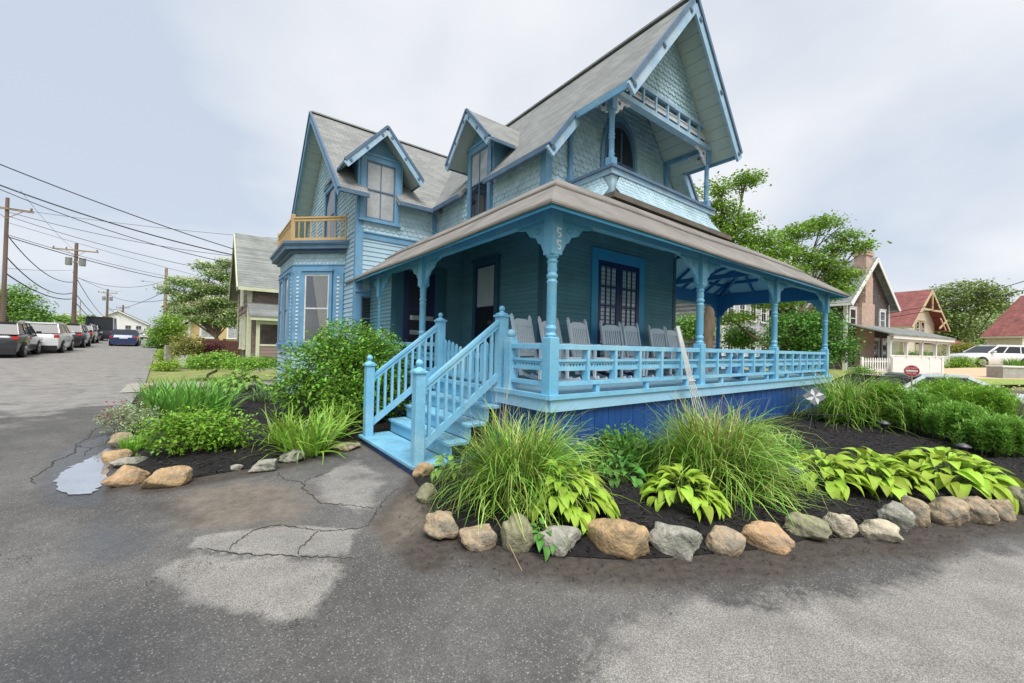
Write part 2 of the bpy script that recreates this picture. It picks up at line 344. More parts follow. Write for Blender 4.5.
def window(wl, parent, u0, u1, v0, v1, cw=.11, cols=2, rows=1, pane='paned', low=None, trim='trim', sashm='edge', hung=True, curtain=None, head=.05, name='window'):
    """casing (thing part) with sash, panes and sill as sub-parts. u0..v1 is the glazed opening"""
    base = W(wl.O, wl.du, wl.n); base.box(bk0 := MB(), u0-cw+.004, u1+cw-.004, v0-.036, v1+cw-.004, -.02, .0245)
    wl = W(wl.O+wl.n*.022, wl.du, wl.n); mb = bk0
    wl.box(mb, u0-cw, u0, v0-.04, v1+cw, 0, .055); wl.box(mb, u1, u1+cw, v0-.04, v1+cw, 0, .055)
    wl.box(mb, u0, u1, v1, v1+cw, 0, .055); wl.box(mb, u0-cw-.03, u1+cw+.03, v1+cw, v1+cw+head, 0, .085)
    o = mb.build(name, M[trim], parent)
    mb = MB(); wl.box(mb, u0-cw-.03, u1+cw+.03, v0-.085, v0-.04, 0, .09); wl.box(mb, u0-.001, u1+.001, v0-.04, v0-.001, 0.0, .06); mb.build('window_sill', M[trim], o)
    mb = MB(); f = .035; vm = (v0+v1)/2
    wl.box(mb, u0, u0+f, v0, v1, .012, .042); wl.box(mb, u1-f, u1, v0, v1, .012, .042)
    wl.box(mb, u0+f, u1-f, v0, v0+f, .012, .042); wl.box(mb, u0+f, u1-f, v1-f, v1, .012, .042)
    if hung: wl.box(mb, u0+f, u1-f, vm-f/2, vm+f/2, .012, .045)
    for i in range(1, cols): x = u0+(u1-u0)*i/cols; wl.box(mb, x-.011, x+.011, v0+f, v1-f, .014, .038)
    for j in range(1, rows):
        z = v0+(v1-v0)*j/rows
        if not (hung and abs(z-vm) < .05): wl.box(mb, u0+f, u1-f, z-.01, z+.01, .014, .037)
    mb.build('sash', M[sashm], o)
    if curtain:
        bk = MB(); wl.box(bk, u0+.01, u1-.01, v0+.01, v1-.01, -.0, .0055); bk.build('dark_interior', M['interior'], o)
        cm = MB(); curtain(cm, wl, u0+f, u1-f, v0+f, v1-f); cm.build('curtain', M['curtain'], o)
        mb = MB(); wl.box(mb, u0+f, u1-f, v0+f, v1-f, .026, .028); mb.build('pane', M['glass'], o)
    elif low:
        mb = MB(); wl.box(mb, u0+f, u1-f, vm+f/2, v1-f, .018, .024); mb.build('pane', M[pane], o)
        mb = MB(); wl.box(mb, u0+f, u1-f, v0+f, vm-f/2, .018, .024); mb.build('pane', M[low], o)
    else:
        mb = MB(); wl.box(mb, u0+f, u1-f, v0+f, v1-f, .018, .024); mb.build('pane', M[pane], o)
    return o

# =================================================================== THE HOUSE
house = thing('victorian_house', (0, 0, 0), 0, 'tall blue Victorian cottage with steep gables and a wraparound porch', 'house')
FW = W((1.766, 2.15, 0), (1, 0, 0), (0, -1, 0)); LW = W((1.766, 2.15, 0), (0, 1, 0), (-1, 0, 0))
EW = W((.0, 5.13, 0), (1, 0, 0), (0, -1, 0)); ES = W((.0, 5.13, 0), (0, 1, 0), (-1, 0, 0))
WF = W((-.363, 6.61, 0), (1, 0, 0), (0, -1, 0)); WG = W((-.363, 6.61, 0), (0, 1, 0), (-1, 0, 0))
XC, ZR, SL = 3.98, 8.0, 1.25                       # main ridge and slope
YC, ZW, SW = 9.8, 8.15, .93                        # wing ridge
rz = lambda x: ZR-SL*abs(x-XC)
wz = lambda y: ZW-SW*abs(y-YC)
# --- walls
mb = MB(); FW.clap(mb, [(0, .69), (4.43, .69), (4.43, 3.88), (0, 3.88)], .085, .022); mb.build('front_wall', M['teal'], house)
mb = MB(); LW.clap(mb, [(0, .69), (2.98, .69), (2.98, 3.84), (0, 3.84)], .085, .022); mb.build('side_wall', M['teal'], house)
mb = MB(); EW.clap(mb, [(0, .69), (1.766, .69), (1.766, 3.78), (.72, 3.56), (0, 3.04)], .085, .022); ES.clap(mb, [(0, .69), (1.48, .69), (1.48, 3.02), (0, 3.02)], .085); mb.build('entry_wall', M['teal'], house)
mb = MB(); WF.clap(mb, [(0, -.35), (2.13, -.35), (2.13, 3.9), (0, 3.9)], .115); mb.build('wing_front_wall', M['clap_pale'], house)
mb = MB(); WG.clap(mb, [(0, -.35), (6.4, -.35), (6.4, 4.02), (0, 4.02)], .115); mb.build('wing_side_wall', M['clap_pale'], house)
mb = MB(); FW.shingle(mb, [(0, 3.88), (4.43, 3.88), (4.43, 5.07), (2.214, 7.83), (0, 5.07)]); mb.build('front_gable_shingles', M['shingle'], house)
mb = MB(); LW.shingle(mb, [(0, 3.84), (4.46, 3.84), (4.46, 5.09), (0, 5.09)]); mb.build('upper_side_shingles', M['shingle'], house)
mb = MB(); WF.shingle(mb, [(0, 4.0), (2.13, 4.0), (2.13, 5.02), (0, 5.02)]); mb.build('wing_upper_shingles', M['shingle'], house)
mb = MB(); WG.shingle(mb, [(0, 4.02), (6.4, 4.02), (6.4, 5.02), (3.19, 7.97), (0, 5.02)]); mb.build('wing_gable_shingles', M['shingle'], house)
mb = MB()                                           # plain walls on the sides away from the street
mb.box(6.15, 6.2, 2.16, 13, -.3, 5.2); mb.box(-.35, 6.2, 12.98, 13.03, -.3, 5.2); mb.box(1.79, 6.18, 2.2, 12.9, 3.2, 3.25)
mb.prism([(1.77, 13.0, 5.2), (6.19, 13.0, 5.2), (3.98, 13.0, 7.9)], (0, .04, 0)); mb.build('rear_wall', M['clap_pale'], house)
mb = MB(); mb.box(1.9, 6.1, 2.3, 12.8, 5.0, 5.05); mb.box(-.3, 1.9, 6.7, 12.8, 5.0, 5.05); mb.build('attic_floor', M['interior'], house)
# --- corner boards and belts
mb = MB()
for wl, u0, u1, v0, v1 in ((FW, 0, .13, 3.6, 5.2), (LW, 0, .13, 3.6, 5.15), (FW, 4.30, 4.43, 3.6, 5.2), (WF, 0, .14, -.3, 5.1), (WG, 0, .10, -.3, 5.1), (WF, 1.98, 2.13, 4.0, 4.98)):
    wl.box(mb, u0-(.032 if u0 == 0 and wl in (FW, WF) else 0), u1, v0, v1, .0, .032)
WF.box(mb, .14, 2.13, 3.86, 4.0, 0, .036); WF.box(mb, .14, 2.13, 4.0, 4.03, 0, .06)
mb.build_each('corner_board', M['trim'], house)
mb = MB()
for wl, u0, u1 in ((FW, -.03, .12), (LW, 0, .12), (FW, 4.31, 4.43)): wl.box(mb, u0, u1, .69, 3.6, 0, .03)
EW.box(mb, -.03, .1, .69, 3.0, 0, .03); mb.build_each('lower_corner_board', M['tealdark'], house)
# --- main roof
mb = MB(); TH = (0, 0, -.10)
def slab(pts): mb.prism(pts, TH)
x1, x2 = 1.50, 2.10
slab([(x2, .55, rz(x2)), (XC, .55, ZR), (XC, 1.76, ZR), (x2, 1.76, rz(x2))])
slab([(x1, 1.76, rz(x1)), (XC, 1.76, ZR), (XC, 3.86, ZR), (x1, 3.86, rz(x1))])
slab([(2.0, 3.86, rz(2.0)), (XC, 3.86, ZR), (XC, 4.94, ZR), (2.0, 4.94, rz(2.0))])
slab([(x1, 4.94, rz(x1)), (XC, 4.94, ZR), (XC, 13.2, ZR), (x1, 13.2, rz(x1))])
mb.build('main_roof', M['roofy'], house)
mb = MB(); q1, q2 = 2*XC-x1, 2*XC-x2
slab([(q2, .55, rz(q2)), (XC, .55, ZR), (XC, 1.76, ZR), (q2, 1.76, rz(q2))]); slab([(q1, 1.76, rz(q1)), (XC, 1.76, ZR), (XC, 13.2, ZR), (q1, 13.2, rz(q1))])
mb.build('main_roof', M['roofy'], house)
mb = MB(); mb.beam((XC, .53, ZR+.015), (XC, 13.2, ZR+.015), .16, .04); mb.build('ridge_cap', M['roofy'], house)
# soffit planks under the overhanging gable
mb = MB()
def soffit(a, b, c, d, n):                          # boards with thin open joints
    a, b, c, d = map(np.array, (a, b, c, d))
    for i in range(n):
        t0 = i/n; t1 = (i+1)/n-.012/n*4
        mb.prism([a+(d-a)*t0, b+(c-b)*t0, b+(c-b)*t1, a+(d-a)*t1], (0, 0, -.02))
zo = -.115
for s in (-1, 1):
    xa = XC+s*(XC-x2)*.99; xb = XC+s*(XC-x1)*.985
    soffit((xa, .57, rz(xa)+zo), (xa, 2.13, rz(xa)+zo), (XC, 2.13, ZR+zo), (XC, .57, ZR+zo), 13)
    soffit((xb, 1.78, rz(xb)+zo), (xb, 2.13, rz(xb)+zo), (xa, 2.13, rz(xa)+zo), (xa, 1.78, rz(xa)+zo), 4)
    soffit((xb, 2.13, rz(xb)+zo), (xb, 3.84 if s < 0 else 12, rz(xb)+zo), (XC+s*2.23, 3.84 if s < 0 else 12, rz(XC+2.23)+zo), (XC+s*2.23, 2.13, rz(XC+2.23)+zo), 2)
soffit((x1+.03, 4.96, rz(x1+.03)+zo), (x1+.03, 6.5, rz(x1+.03)+zo), (1.75, 6.5, rz(1.75)+zo), (1.75, 4.96, rz(1.75)+zo), 2)
mb.build('gable_soffit', M['soffit'], house)
# bargeboards
def barge(pts, y, ax, hgt, m='trimlight', med=(), off=.12, name='bargeboard', w=.045):
    mb = MB(); pts = [np.array(p, float) for p in pts]
    dn = np.array([0, 0, -off])
    for a, b in zip(pts[:-1], pts[1:]): mb.beam(a+dn, b+dn, w, hgt)
    o = mb.build(name, M[m], house)
    if med:
        mb = MB(); nn = (0, -1, 0) if ax == 'y' else (-1, 0, 0)
        for q in med: c = np.array(q)+dn+np.array(nn)*(w/2); mb.disc(c, nn, .05, .015, 12); mb.disc(c+np.array(nn)*.013, nn, .025, .012, 10)
        mb.build('medallion', M['edge'], o)
    return o
P = lambda x, y: (x, y, rz(x))
for s in (-1, 1):
    a = XC+s*(XC-x2+.03); b = XC+s*(XC-x1+.03); f = lambda t, p0, p1: XC+s*((p0+(p1-p0)*t))
    barge([P(a, .50+.002*s), P(XC, .50+.002*s)], .5, 'y', .21, med=[P(XC+s*1.83, .5), P(XC+s*1.02, .5), P(XC+s*.17, .5)], off=.17)
    barge([P(b, 1.73), P(a-s*.06, 1.73)], 1.7, 'y', .19, med=[P(XC+s*2.44, 1.73)], off=.16)
    barge([(a, .53, rz(a)-.02), (a, 1.75, rz(a)-.02)], 0, 'x', .12, m='trim', off=.05, name='eave_fascia', w=.03)
mb = MB()
for s in (-1, 1):
    a = XC+s*(XC-x2+.05); b = XC+s*(XC-x1+.05)
    mb.beam((a, .475+.002*s, rz(a)-.015), (XC, .475+.002*s, ZR-.0), .06, .07); mb.beam((b, 1.70, rz(b)-.015), (a, 1.70, rz(a)), .06, .06)
mb.beam((x1-.03, 1.7, rz(x1)-.07), (x1-.03, 3.84, rz(x1)-.07), .05, .10); mb.beam((x1-.03, 4.96, rz(x1)-.07), (x1-.03, 6.4, rz(x1)-.07), .05, .10)
mb.build_each('roof_edge_moulding', M['edge'], house)
mb = MB(); LW.box(mb, 0, 1.68, 4.98, 5.12, 0, .05); LW.box(mb, 2.82, 4.46, 4.98, 5.12, 0, .05); mb.build('frieze_board', M['trim'], house)
# --- front gable infill over the balcony
GI = W((XC, 1.06, 0), (1, 0, 0), (0, -1, 0))
mb = MB(); GI.shingle(mb, [(-1.30, 6.22), (1.30, 6.22), (0, 7.84)], .10, .13); mb.build('gable_infill_shingles', M['shingle'], house)
mb = MB(); GI.box(mb, -1.66, 1.66, 5.74, 5.83, -.07, .07); GI.box(mb, -1.36, 1.36, 6.16, 6.22, -.05, .05)
for i in range(9):
    u = -1.6+i*.4
    GI.box(mb, u-.022, u+.022, 5.83, min(6.16, rz(XC+abs(u))-.12), -.03, .04)
mb.build('balcony_frieze', M['trimlight'], house)
mb = MB(); GI.box(mb, -1.5, 1.5, 5.83, 5.95, -.04, -.02); GI.prism(mb, [(-1.42, 5.95), (1.42, 5.95), (1.3, 6.16), (-1.3, 6.16)], -.045, -.025); mb.build('frieze_backing', M['tealdark'], house)
mb = MB()
for i in range(8):
    u = -1.6+i*.4
    GI.box(mb, u+.03, u+.37, 5.94, 5.955, -.015, .01); GI.box(mb, u+.03, u+.37, 6.045, 6.06, -.015, .01)
    for k in range(8): x = u+.05+k*.043; GI.prism(mb, [(x, 5.955), (x+.032, 5.955), (x+.016, 6.045)], -.01, .006)
mb.build('frieze_lace', M['lace'], house)
def turned(mb, x, y, z0, z1, r=.055, sq=.075, n=12):
    h = z1-z0; mb.box(x-sq, x+sq, y-sq, y+sq, z0, z0+.13*h); mb.box(x-sq*.9, x+sq*.9, y-sq*.9, y+sq*.9, z1-.24*h, z1)
    za, zb = z0+.13*h, z1-.24*h; q = zb-za
    pr = [(.0, 1.25), (.04, .85), (.08, 1.25), (.12, .9), (.16, 1.0), (.40, .95), (.43, 1.2), (.46, .85), (.50, 1.2), (.53, .95), (.84, .9), (.88, 1.2), (.92, .85), (.96, 1.2), (1, 1.1)]
    mb.lathe([(r*k, za+q*t) for t, k in pr], (x, y, 0), n)
BX0, BX1 = 2.34, 5.62
for x, y, nm in ((BX0, 1.08, 0), (BX1, 1.08, 0), (BX0, 2.08, 1), (BX1, 2.08, 1)):
    mb = MB(); turned(mb, x, y, 4.45, 5.78, .05, .07); o = mb.build('balcony_post', M['trim'], house)
    if not nm:
        mb = MB(); s = 1 if x < XC else -1
        def lace(O, du, n, L_=.42, H=.34):
            wl = W(O, du, n); pts = [(0, 0), (L_, 0), (L_, -.05), (L_*.8, -.09), (L_*.7, -.07), (L_*.52, -.13), (L_*.45, -.2), (L_*.3, -.2), (L_*.22, -.27), (L_*.08, -H+.02), (0, -H)]
            wl.prism(mb, pts, -.015, .015); return wl
        a = lace((x+s*.07, 1.08, 5.76), (s, 0, 0), (0, -1, 0)); b_ = lace((x, 1.15, 5.76), (0, 1, 0), (-1, 0, 0), .36, .3)
        mb.build('lace_bracket', M['lace'], o)
        mb = MB()
        for wl in (a, b_):
            for (u, v, r) in ((.11, -.11, .04), (.2, -.045, .012), (.25, -.045, .012), (.3, -.045, .012), (.15, -.045, .012), (.035, -.16, .012), (.035, -.2, .012), (.035, -.25, .012)):
                mb.disc(wl.p(u, v, .014), wl.n, r, .004, 10)
        mb.build('lace_boss', M['edge'], o)
mb = MB()
for x in (BX0, BX1): mb.box(x-.05, x+.05, 1.1, 2.15, 5.76, 5.86)
mb.build_each('balcony_side_beam', M['trim'], house)
# balcony parapet, shingled and flared
bf = W((2.27, 1.0, 0), (1, 0, 0), (0, -1, 0)); bl = W((2.27, 1.0, 0), (0, 1, 0), (-1, 0, 0)); br_ = W((5.69, 1.0, 0), (0, 1, 0), (1, 0, 0)); fl = .24
mb = MB()
bf.shingle(mb, [(-.15, 3.86), (3.57, 3.86), (3.44, 4.02), (3.42, 4.32), (0, 4.32), (-.02, 4.02)], .075, .11, .012, fl, 3.86)
bl.shingle(mb, [(-.15, 3.86), (1.15, 3.86), (1.15, 4.32), (0, 4.32), (-.02, 4.02)], .075, .11, .012, fl, 3.86)
br_.shingle(mb, [(-.15, 3.86), (1.15, 3.86), (1.15, 4.32), (0, 4.32), (-.02, 4.02)], .075, .11, .012, fl, 3.86)
mb.build('balcony_parapet', M['shingle'], house)
mb = MB(); mb.box(2.29, 5.67, 1.02, 2.14, 3.7, 4.30); mb.build('balcony_core', M['shingle'], house)
mb = MB()
for wl, u0, u1 in ((bf, -.03, 3.45), (bl, 0.03, 1.15), (br_, .03, 1.15)): wl.box(mb, u0, u1, 4.31, 4.40, -.02, .03)
mb.build('balcony_band', M['trimlight'], house)
mb = MB(); mb.box(2.2, 2.34, .93, 2.14, 4.40, 4.45); mb.box(5.62, 5.76, .93, 2.14, 4.40, 4.45); mb.box(2.34, 5.62, .93, 1.08, 4.40, 4.45); mb.build('balcony_cap', M['edge'], house)
mb = MB(); mb.box(1.95, 6.0, .68, 1.2, 3.74, 3.80); mb.box(1.98, 6.0, .70, 1.15, 3.80, 3.845); mb.build('balcony_skirt_flashing', M['porchlip'], house)
# gothic balcony door
def arch(c, hw, v0, vs, va, n=10):
    R_ = [(c-hw, v0), (c+hw, v0)]
    for i in range(n+1): t = i/n; R_.append((c+hw*math.cos(t*PI/2)**.85 if i < n else c, vs+(va-vs)*math.sin(t*PI/2)))
    for i in range(n-1, -1, -1): t = i/n; R_.append((c-hw*math.cos(t*PI/2)**.85, vs+(va-vs)*math.sin(t*PI/2)))
    return R_
ac = 3.88-1.766
mb = MB(); FW.prism(mb, arch(ac, .62, 4.4, 5.3, 6.36), 0, .05); o = mb.build('balcony_door', M['trim'], house)
mb = MB(); FW.prism(mb, arch(ac, .52, 4.4, 5.3, 6.22), .05, .058); mb.build('door_surround', M['edge'], o)
mb = MB(); FW.prism(mb, arch(ac-.01, .44, 4.4, 5.28, 6.08), .058, .064); mb.build('door_leaf', M['screen'], o)
mb = MB(); FW.box(mb, ac-.02, ac+.02, 4.4, 5.98, .064, .08); FW.box(mb, ac-.4, ac+.4, 5.28, 5.32, .064, .08); mb.build('mullion', M['edge'], o)
# --- wall dormers
def dormer(wl, uc, hw, v0, peak, hr, ez, over, depth, m):
    sl_ = (peak-ez)/hr; mb = MB()
    for s in (-1, 1):                                # cheeks beside the window
        wl.box(mb, uc+s*hw-(.05 if s > 0 else 0), uc+s*hw+(.05 if s < 0 else 0), v0, peak-sl_*hw-.06, -depth*.6, .0)
        wl.box(mb, min(uc+s*(hw-.11), uc+s*(hw+.02)), max(uc+s*(hw-.11), uc+s*(hw+.02)), v0, peak-sl_*hw-.04, 0, .05)
    wl.prism(mb, [(uc-hw, peak-sl_*hw-.1), (uc+hw, peak-sl_*hw-.1), (uc, peak-.1)], -.02, .012)
    mb.build('dormer_wall', M['trim'], house)
    mb = MB()
    for s in (-1, 1): mb.prism([wl.p(uc, peak, over), wl.p(uc+s*hr, ez, over), wl.p(uc+s*hr, ez, -depth), wl.p(uc, peak, -depth)], (0, 0, -.06))
    o = mb.build('dormer_roof', m, house)
    mb = MB(); e = over-.01
    for s in (-1, 1): mb.prism([wl.p(uc, peak-.07, e), wl.p(uc+s*(hr-.02), ez-.07+.02*sl_, e), wl.p(uc+s*(hr-.02), ez-.07+.02*sl_, -depth*.6), wl.p(uc, peak-.07, -depth*.6)], (0, 0, -.015))
    mb.build('dormer_soffit', M['soffit'], o)
    mb = MB()
    for s in (-1, 1): mb.beam(wl.p(uc, peak-.12, over+.02+.002*s), wl.p(uc+s*(hr-.01), ez-.12, over+.02+.002*s), .04, .14)
    mb.build('bargeboard', M['trimlight'], o)
    mb = MB()
    for s in (-1, 1):
        mb.beam(wl.p(uc, peak-.01, over+.03+.002*s), wl.p(uc+s*(hr+.02), ez-.02, over+.03+.002*s), .06, .06)
        mb.beam(wl.p(uc+s*(hr+.01), ez-.05, over), wl.p(uc+s*(hr+.01), ez-.05, -.25), .04, .07)
        for t in (.12, .5, .88): c = wl.p(uc+s*hr*t, peak-(peak-ez)*t-.13, over+.04); mb.disc(c, wl.n, .035, .014, 10)
    mb.build('medallion', M['edge'], o)
dormer(LW, 2.25, .52, 5.1, 6.62, .92, 5.66, .4, 1.3, M['roofx'])
window(LW, house, 2.25-.37, 2.25+.37, 4.28, 5.80, .12, 2, 1, 'panel', low='paned')
dormer(WF, .535, .54, 5.05, 6.58, .95, 5.5, .4, 1.7, M['roofy'])
window(WF, house, .17, .90, 4.36, 5.78, .13, 2, 1, 'panel')
mb = MB(); LW.box(mb, 1.73, 1.86, 3.6, 5.7, 0, .05); LW.box(mb, 2.64, 2.77, 3.6, 5.7, 0, .05); WF.box(mb, -.0, .04, 4.0, 5.6, 0.0, .04); mb.build_each('dormer_board', M['trim'], house)
# --- wing roof
mb = MB(); xo = -.86; ye, ze = 6.28, wz(6.28)
dx0, dx1, ym = -.20, .56, 7.3
slab([(xo, ye, ze), (xo, YC, ZW), (dx0, YC, ZW), (dx0, ye, ze)]); slab([(dx0, ym, wz(ym)), (dx0, YC, ZW), (dx1, YC, ZW), (dx1, ym, wz(ym))]); slab([(dx1, ye, ze), (dx1, YC, ZW), (3.9, YC, ZW), (3.9, ye, ze)])
slab([(xo, YC, ZW), (xo, 13.3, wz(13.3)), (3.9, 13.3, wz(13.3)), (3.9, YC, ZW)])
mb.build('wing_roof', M['roofx'], house)
mb = MB(); mb.beam((xo-.02, YC, ZW+.015), (3.9, YC, ZW+.015), .16, .04); mb.build('ridge_cap', M['roofx'], house)
mb = MB()
for s in (-1, 1):
    ya = YC+s*3.5; soffit((xo+.01, ya, wz(ya)+zo), (-.38, ya, wz(ya)+zo), (-.38, YC, ZW+zo), (xo+.01, YC, ZW+zo), 18)
mb.build('wing_soffit', M['soffit'], house); mb = MB(); soffit((xo, 6.3, wz(6.3)+zo), (dx0, 6.3, wz(6.3)+zo), (dx0, 6.6, wz(6.6)+zo), (xo, 6.6, wz(6.6)+zo), 2); soffit((dx1, 6.3, wz(6.3)+zo), (1.6, 6.3, wz(6.3)+zo), (1.6, 6.6, wz(6.6)+zo), (dx1, 6.6, wz(6.6)+zo), 2)
mb.build('wing_soffit', M['soffit'], house)
for s in (-1, 1): barge([(xo-.02-.002*s, YC+s*3.54, wz(YC+3.54)), (xo-.02-.002*s, YC, ZW)], 0, 'x', .17, 'trim', off=.15)
mb = MB()
for s in (-1, 1): mb.beam((xo-.04-.002*s, YC+s*3.58, wz(YC+3.58)-.01), (xo-.04-.002*s, YC, ZW), .06, .07)
mb.beam((xo, ye-.03, ze-.07), (dx0, ye-.03, ze-.07), .05, .10); mb.beam((dx1, ye-.03, ze-.07), (1.52, ye-.03, ze-.07), .05, .10)
mb.build_each('roof_edge_moulding', M['edge'], house)
yq0 = float(onplane(338, 200, 0, -.363)[1])-6.61; yq1 = float(onplane(328, 200, 0, -.363)[1])-6.61
window(WG, house, yq0+.1, yq1, 4.15, 5.75, .12, 1, 1, 'paned', name='balcony_window')
# --- lower windows and doors
LW2 = LW
window(LW2, house, 3.66-2.15, 4.42-2.15, 1.2, 3.08, .12, 1, 1, 'panem', low='paned', trim='tealdark', sashm='navy')
window(WF, house, .12, .40, 1.35, 2.42, .10, 1, 1, 'paned')
mb = MB(); EW.box(mb, .10, .24, .69, 3.0, 0, .05); EW.box(mb, 1.0, 1.30, .69, 3.0, 0, .05); EW.box(mb, .10, 1.30, 2.92, 3.08, 0, .055); d_ = mb.build('front_door', M['tealdark'], house)
mb = MB(); EW.box(mb, .24, 1.0, .69, 2.92, .01, .03); mb.build('door_leaf', M['screen'], d_)
mb = MB(); EW.box(mb, .24, .36, .69, 2.92, .03, .045); EW.box(mb, .88, 1.0, .69, 2.92, .03, .045); EW.box(mb, .36, .88, 2.05, 2.12, .03, .045); mb.build('stile', M['navy'], d_)
mb = MB()
for z in (1.83, 1.50, 1.17): EW.box(mb, .40, .97, z, z+.10, .045, .052)
mb.build('pane', M['panel'], d_)
fx0, fx1 = 3.24-1.766, 4.65-1.766
M['doorframe'] = mat('bright blue door frame', srgb(54, 148, 192), .45, .08, 3)
mb = MB(); FW.box(mb, fx0-.19, fx0, .69, 3.32, 0, .05); FW.box(mb, fx1, fx1+.19, .69, 3.32, 0, .05); FW.box(mb, fx0, fx1, 3.14, 3.32, 0, .05); FW.box(mb, fx0-.22, fx1+.22, 3.32, 3.36, 0, .08); o = mb.build('french_doors', M['doorframe'], house)
mb = MB(); FW.box(mb, fx0, fx1, .69, 3.14, .012, .018); mb.build('pane', M['panem'], o)
mb = MB(); fm = (fx0+fx1)/2
for a, b in ((fx0, fm-.003), (fm+.003, fx1)):
    FW.box(mb, a, a+.1, .69, 3.14, .018, .045); FW.box(mb, b-.1, b, .69, 3.14, .018, .045); FW.box(mb, a+.1, b-.1, 3.02, 3.14, .018, .045); FW.box(mb, a+.1, b-.1, .69, .95, .018, .045)
    for i in (1, 2): x = a+.1+(b-a-.2)*i/3; FW.box(mb, x-.014, x+.014, .95, 3.02, .018, .038)
    for j in range(1, 5): z = .95+2.07*j/5; FW.box(mb, a+.1, b-.1, z-.02, z+.02, .018, .037)
mb.build('door_leaf', M['navy'], o)
mb = MB(); mb.lathe([(.001, 0), (.02, .005), (.025, .03), (.012, .045)], (0, 0, 0), 8); k = mb.build('door_knob', M['dark'], o); k.location = tuple(FW.p(fm-.06, 1.65, .05)); k.rotation_euler = (PI/2, 0, 0)
# --- bay window
def ring(o, z): return [(-.363, 7.56-1.414*o, z), (-1.39-o, 8.59-.414*o, z), (-1.39-o, 11+.414*o, z), (-.363, 12.04+1.414*o, z)]
def layer(mb, z0, z1, o): mb.prism(ring(o, z0), (0, 0, z1-z0))
A = W((-.363, 7.56, 0), (-1, 1, 0), (-1, -1, 0)); B = W((-1.39, 8.59, 0), (0, 1, 0), (-1, 0, 0)); Cc = W((-1.39, 11.0, 0), (1, 1, 0), (-1, 1, 0))
bay = MB(); layer(bay, -.35, 3.7, -.01); bayo = bay.build('bay', M['clap_pale'], house)
mb = MB()
for wl, wd in ((A, 1.452), (B, 2.41), (Cc, 1.45)): wl.clap(mb, [(0, -.35), (wd, -.35), (wd, 1.08), (0, 1.08)], .115, .03)
mb.build('bay_clapboards', M['clap_pale'], bayo)
mb = MB(); layer(mb, 1.08, 1.2, .06); layer(mb, 3.10, 3.30, .035); layer(mb, 3.30, 3.33, .055)
for wl, us in ((A, ((.02, .30), (1.17, 1.44))), (B, ((.02, .3), (1.05, 1.36), (2.1, 2.4))), (Cc, ((.02, .3), (1.15, 1.43)))):
    for u0, u1 in us: wl.box(mb, u0, u1, 1.2, 3.1, 0, .04)
mb.build('bay_trim', M['trim'], bayo)
mb = MB()
for wl, us in ((A, (.16, 1.305)), (B, (.16, 1.2, 2.25))):
    for u in us:
        for k in range(18): wl.box(mb, u-.032, u+.032, 1.26+k*.1, 1.305+k*.1, .04, .052)
mb.build_each('stud', M['whitep'], bayo)
mb = MB()
for wl, wd in ((A, 1.452), (B, 2.41), (Cc, 1.45)): wl.shingle(mb, [(0, 3.33), (wd, 3.33), (wd, 3.62), (0, 3.62)], .085, .11, .012, .0)
mb.build('bay_frieze_shingles', M['shingle'], bayo)
mb = MB(); layer(mb, 3.62, 3.70, .10); layer(mb, 3.70, 3.80, .24); layer(mb, 3.83, 3.90, .29); mb.build('bay_cornice', M['edge'], bayo)
mb = MB(); layer(mb, 3.80, 3.83, .26); mb.build('bay_cornice_band', M['trim'], bayo)
def drape(mb, wl, u0, u1, v0, v1):
    n, m = 26, 14; V = []; F = []
    for j in range(m+1):
        t = j/m; ul = u0+(u1-u0)*(.03); ur = u0+(u1-u0)*(.72*(1-t)**.8+.16*t if t < .99 else .16); z = v1+(v0-v1)*t*.98
        for i in range(n+1):
            s = i/n; V.append(wl.p(ul+(ur-ul)*s+.004*math.sin(9*t+i), z, .016+.007*math.sin(i*1.7+t*2)))
    for j in range(m):
        for i in range(n): F.append((j*(n+1)+i, j*(n+1)+i+1, (j+1)*(n+1)+i+1, (j+1)*(n+1)+i))
    mb.add(V, F, True)
window(A, house, .40, 1.09, 1.27, 3.06, .08, 1, 1, 'paned', sashm='whitep', curtain=drape, name='bay_window')
window(B, house, .42, .98, 1.27, 3.06, .07, 1, 1, 'panem', name='bay_window'); window(B, house, 1.43, 1.99, 1.27, 3.06, .07, 1, 1, 'panem', name='bay_window')
# pine railing on the bay
pr = ring(.06, 3.9); mb = MB(); pts = [np.array(p) for p in pr]
rail = thing  # noqa
def pine_rail():
    o = None; mb = MB()
    for a, b in zip(pts[:-1], pts[1:]):
        mb.beam(a+(0, 0, .66), b+(0, 0, .66), .07, .04); mb.beam(a+(0, 0, .60), b+(0, 0, .60), .03, .07); mb.beam(a+(0, 0, .09), b+(0, 0, .09), .04, .07)
    o = mb.build('deck_railing', M['pine'], house)
    for p in pts:
        m2 = MB(); m2.bev(p[0]-.045, p[0]+.045, p[1]-.045, p[1]+.045, 3.9, 4.66, .012); m2.build('newel', M['pine'], o)
    for a, b in zip(pts[:-1], pts[1:]):
        n = int(np.linalg.norm(b-a)/.16)
        for i in range(1, n): q = a+(b-a)*i/n; m2 = MB(); m2.box(q[0]-.013, q[0]+.013, q[1]-.013, q[1]+.013, 3.98, 4.52); m2.build('baluster', M['pine'], o)
pine_rail()
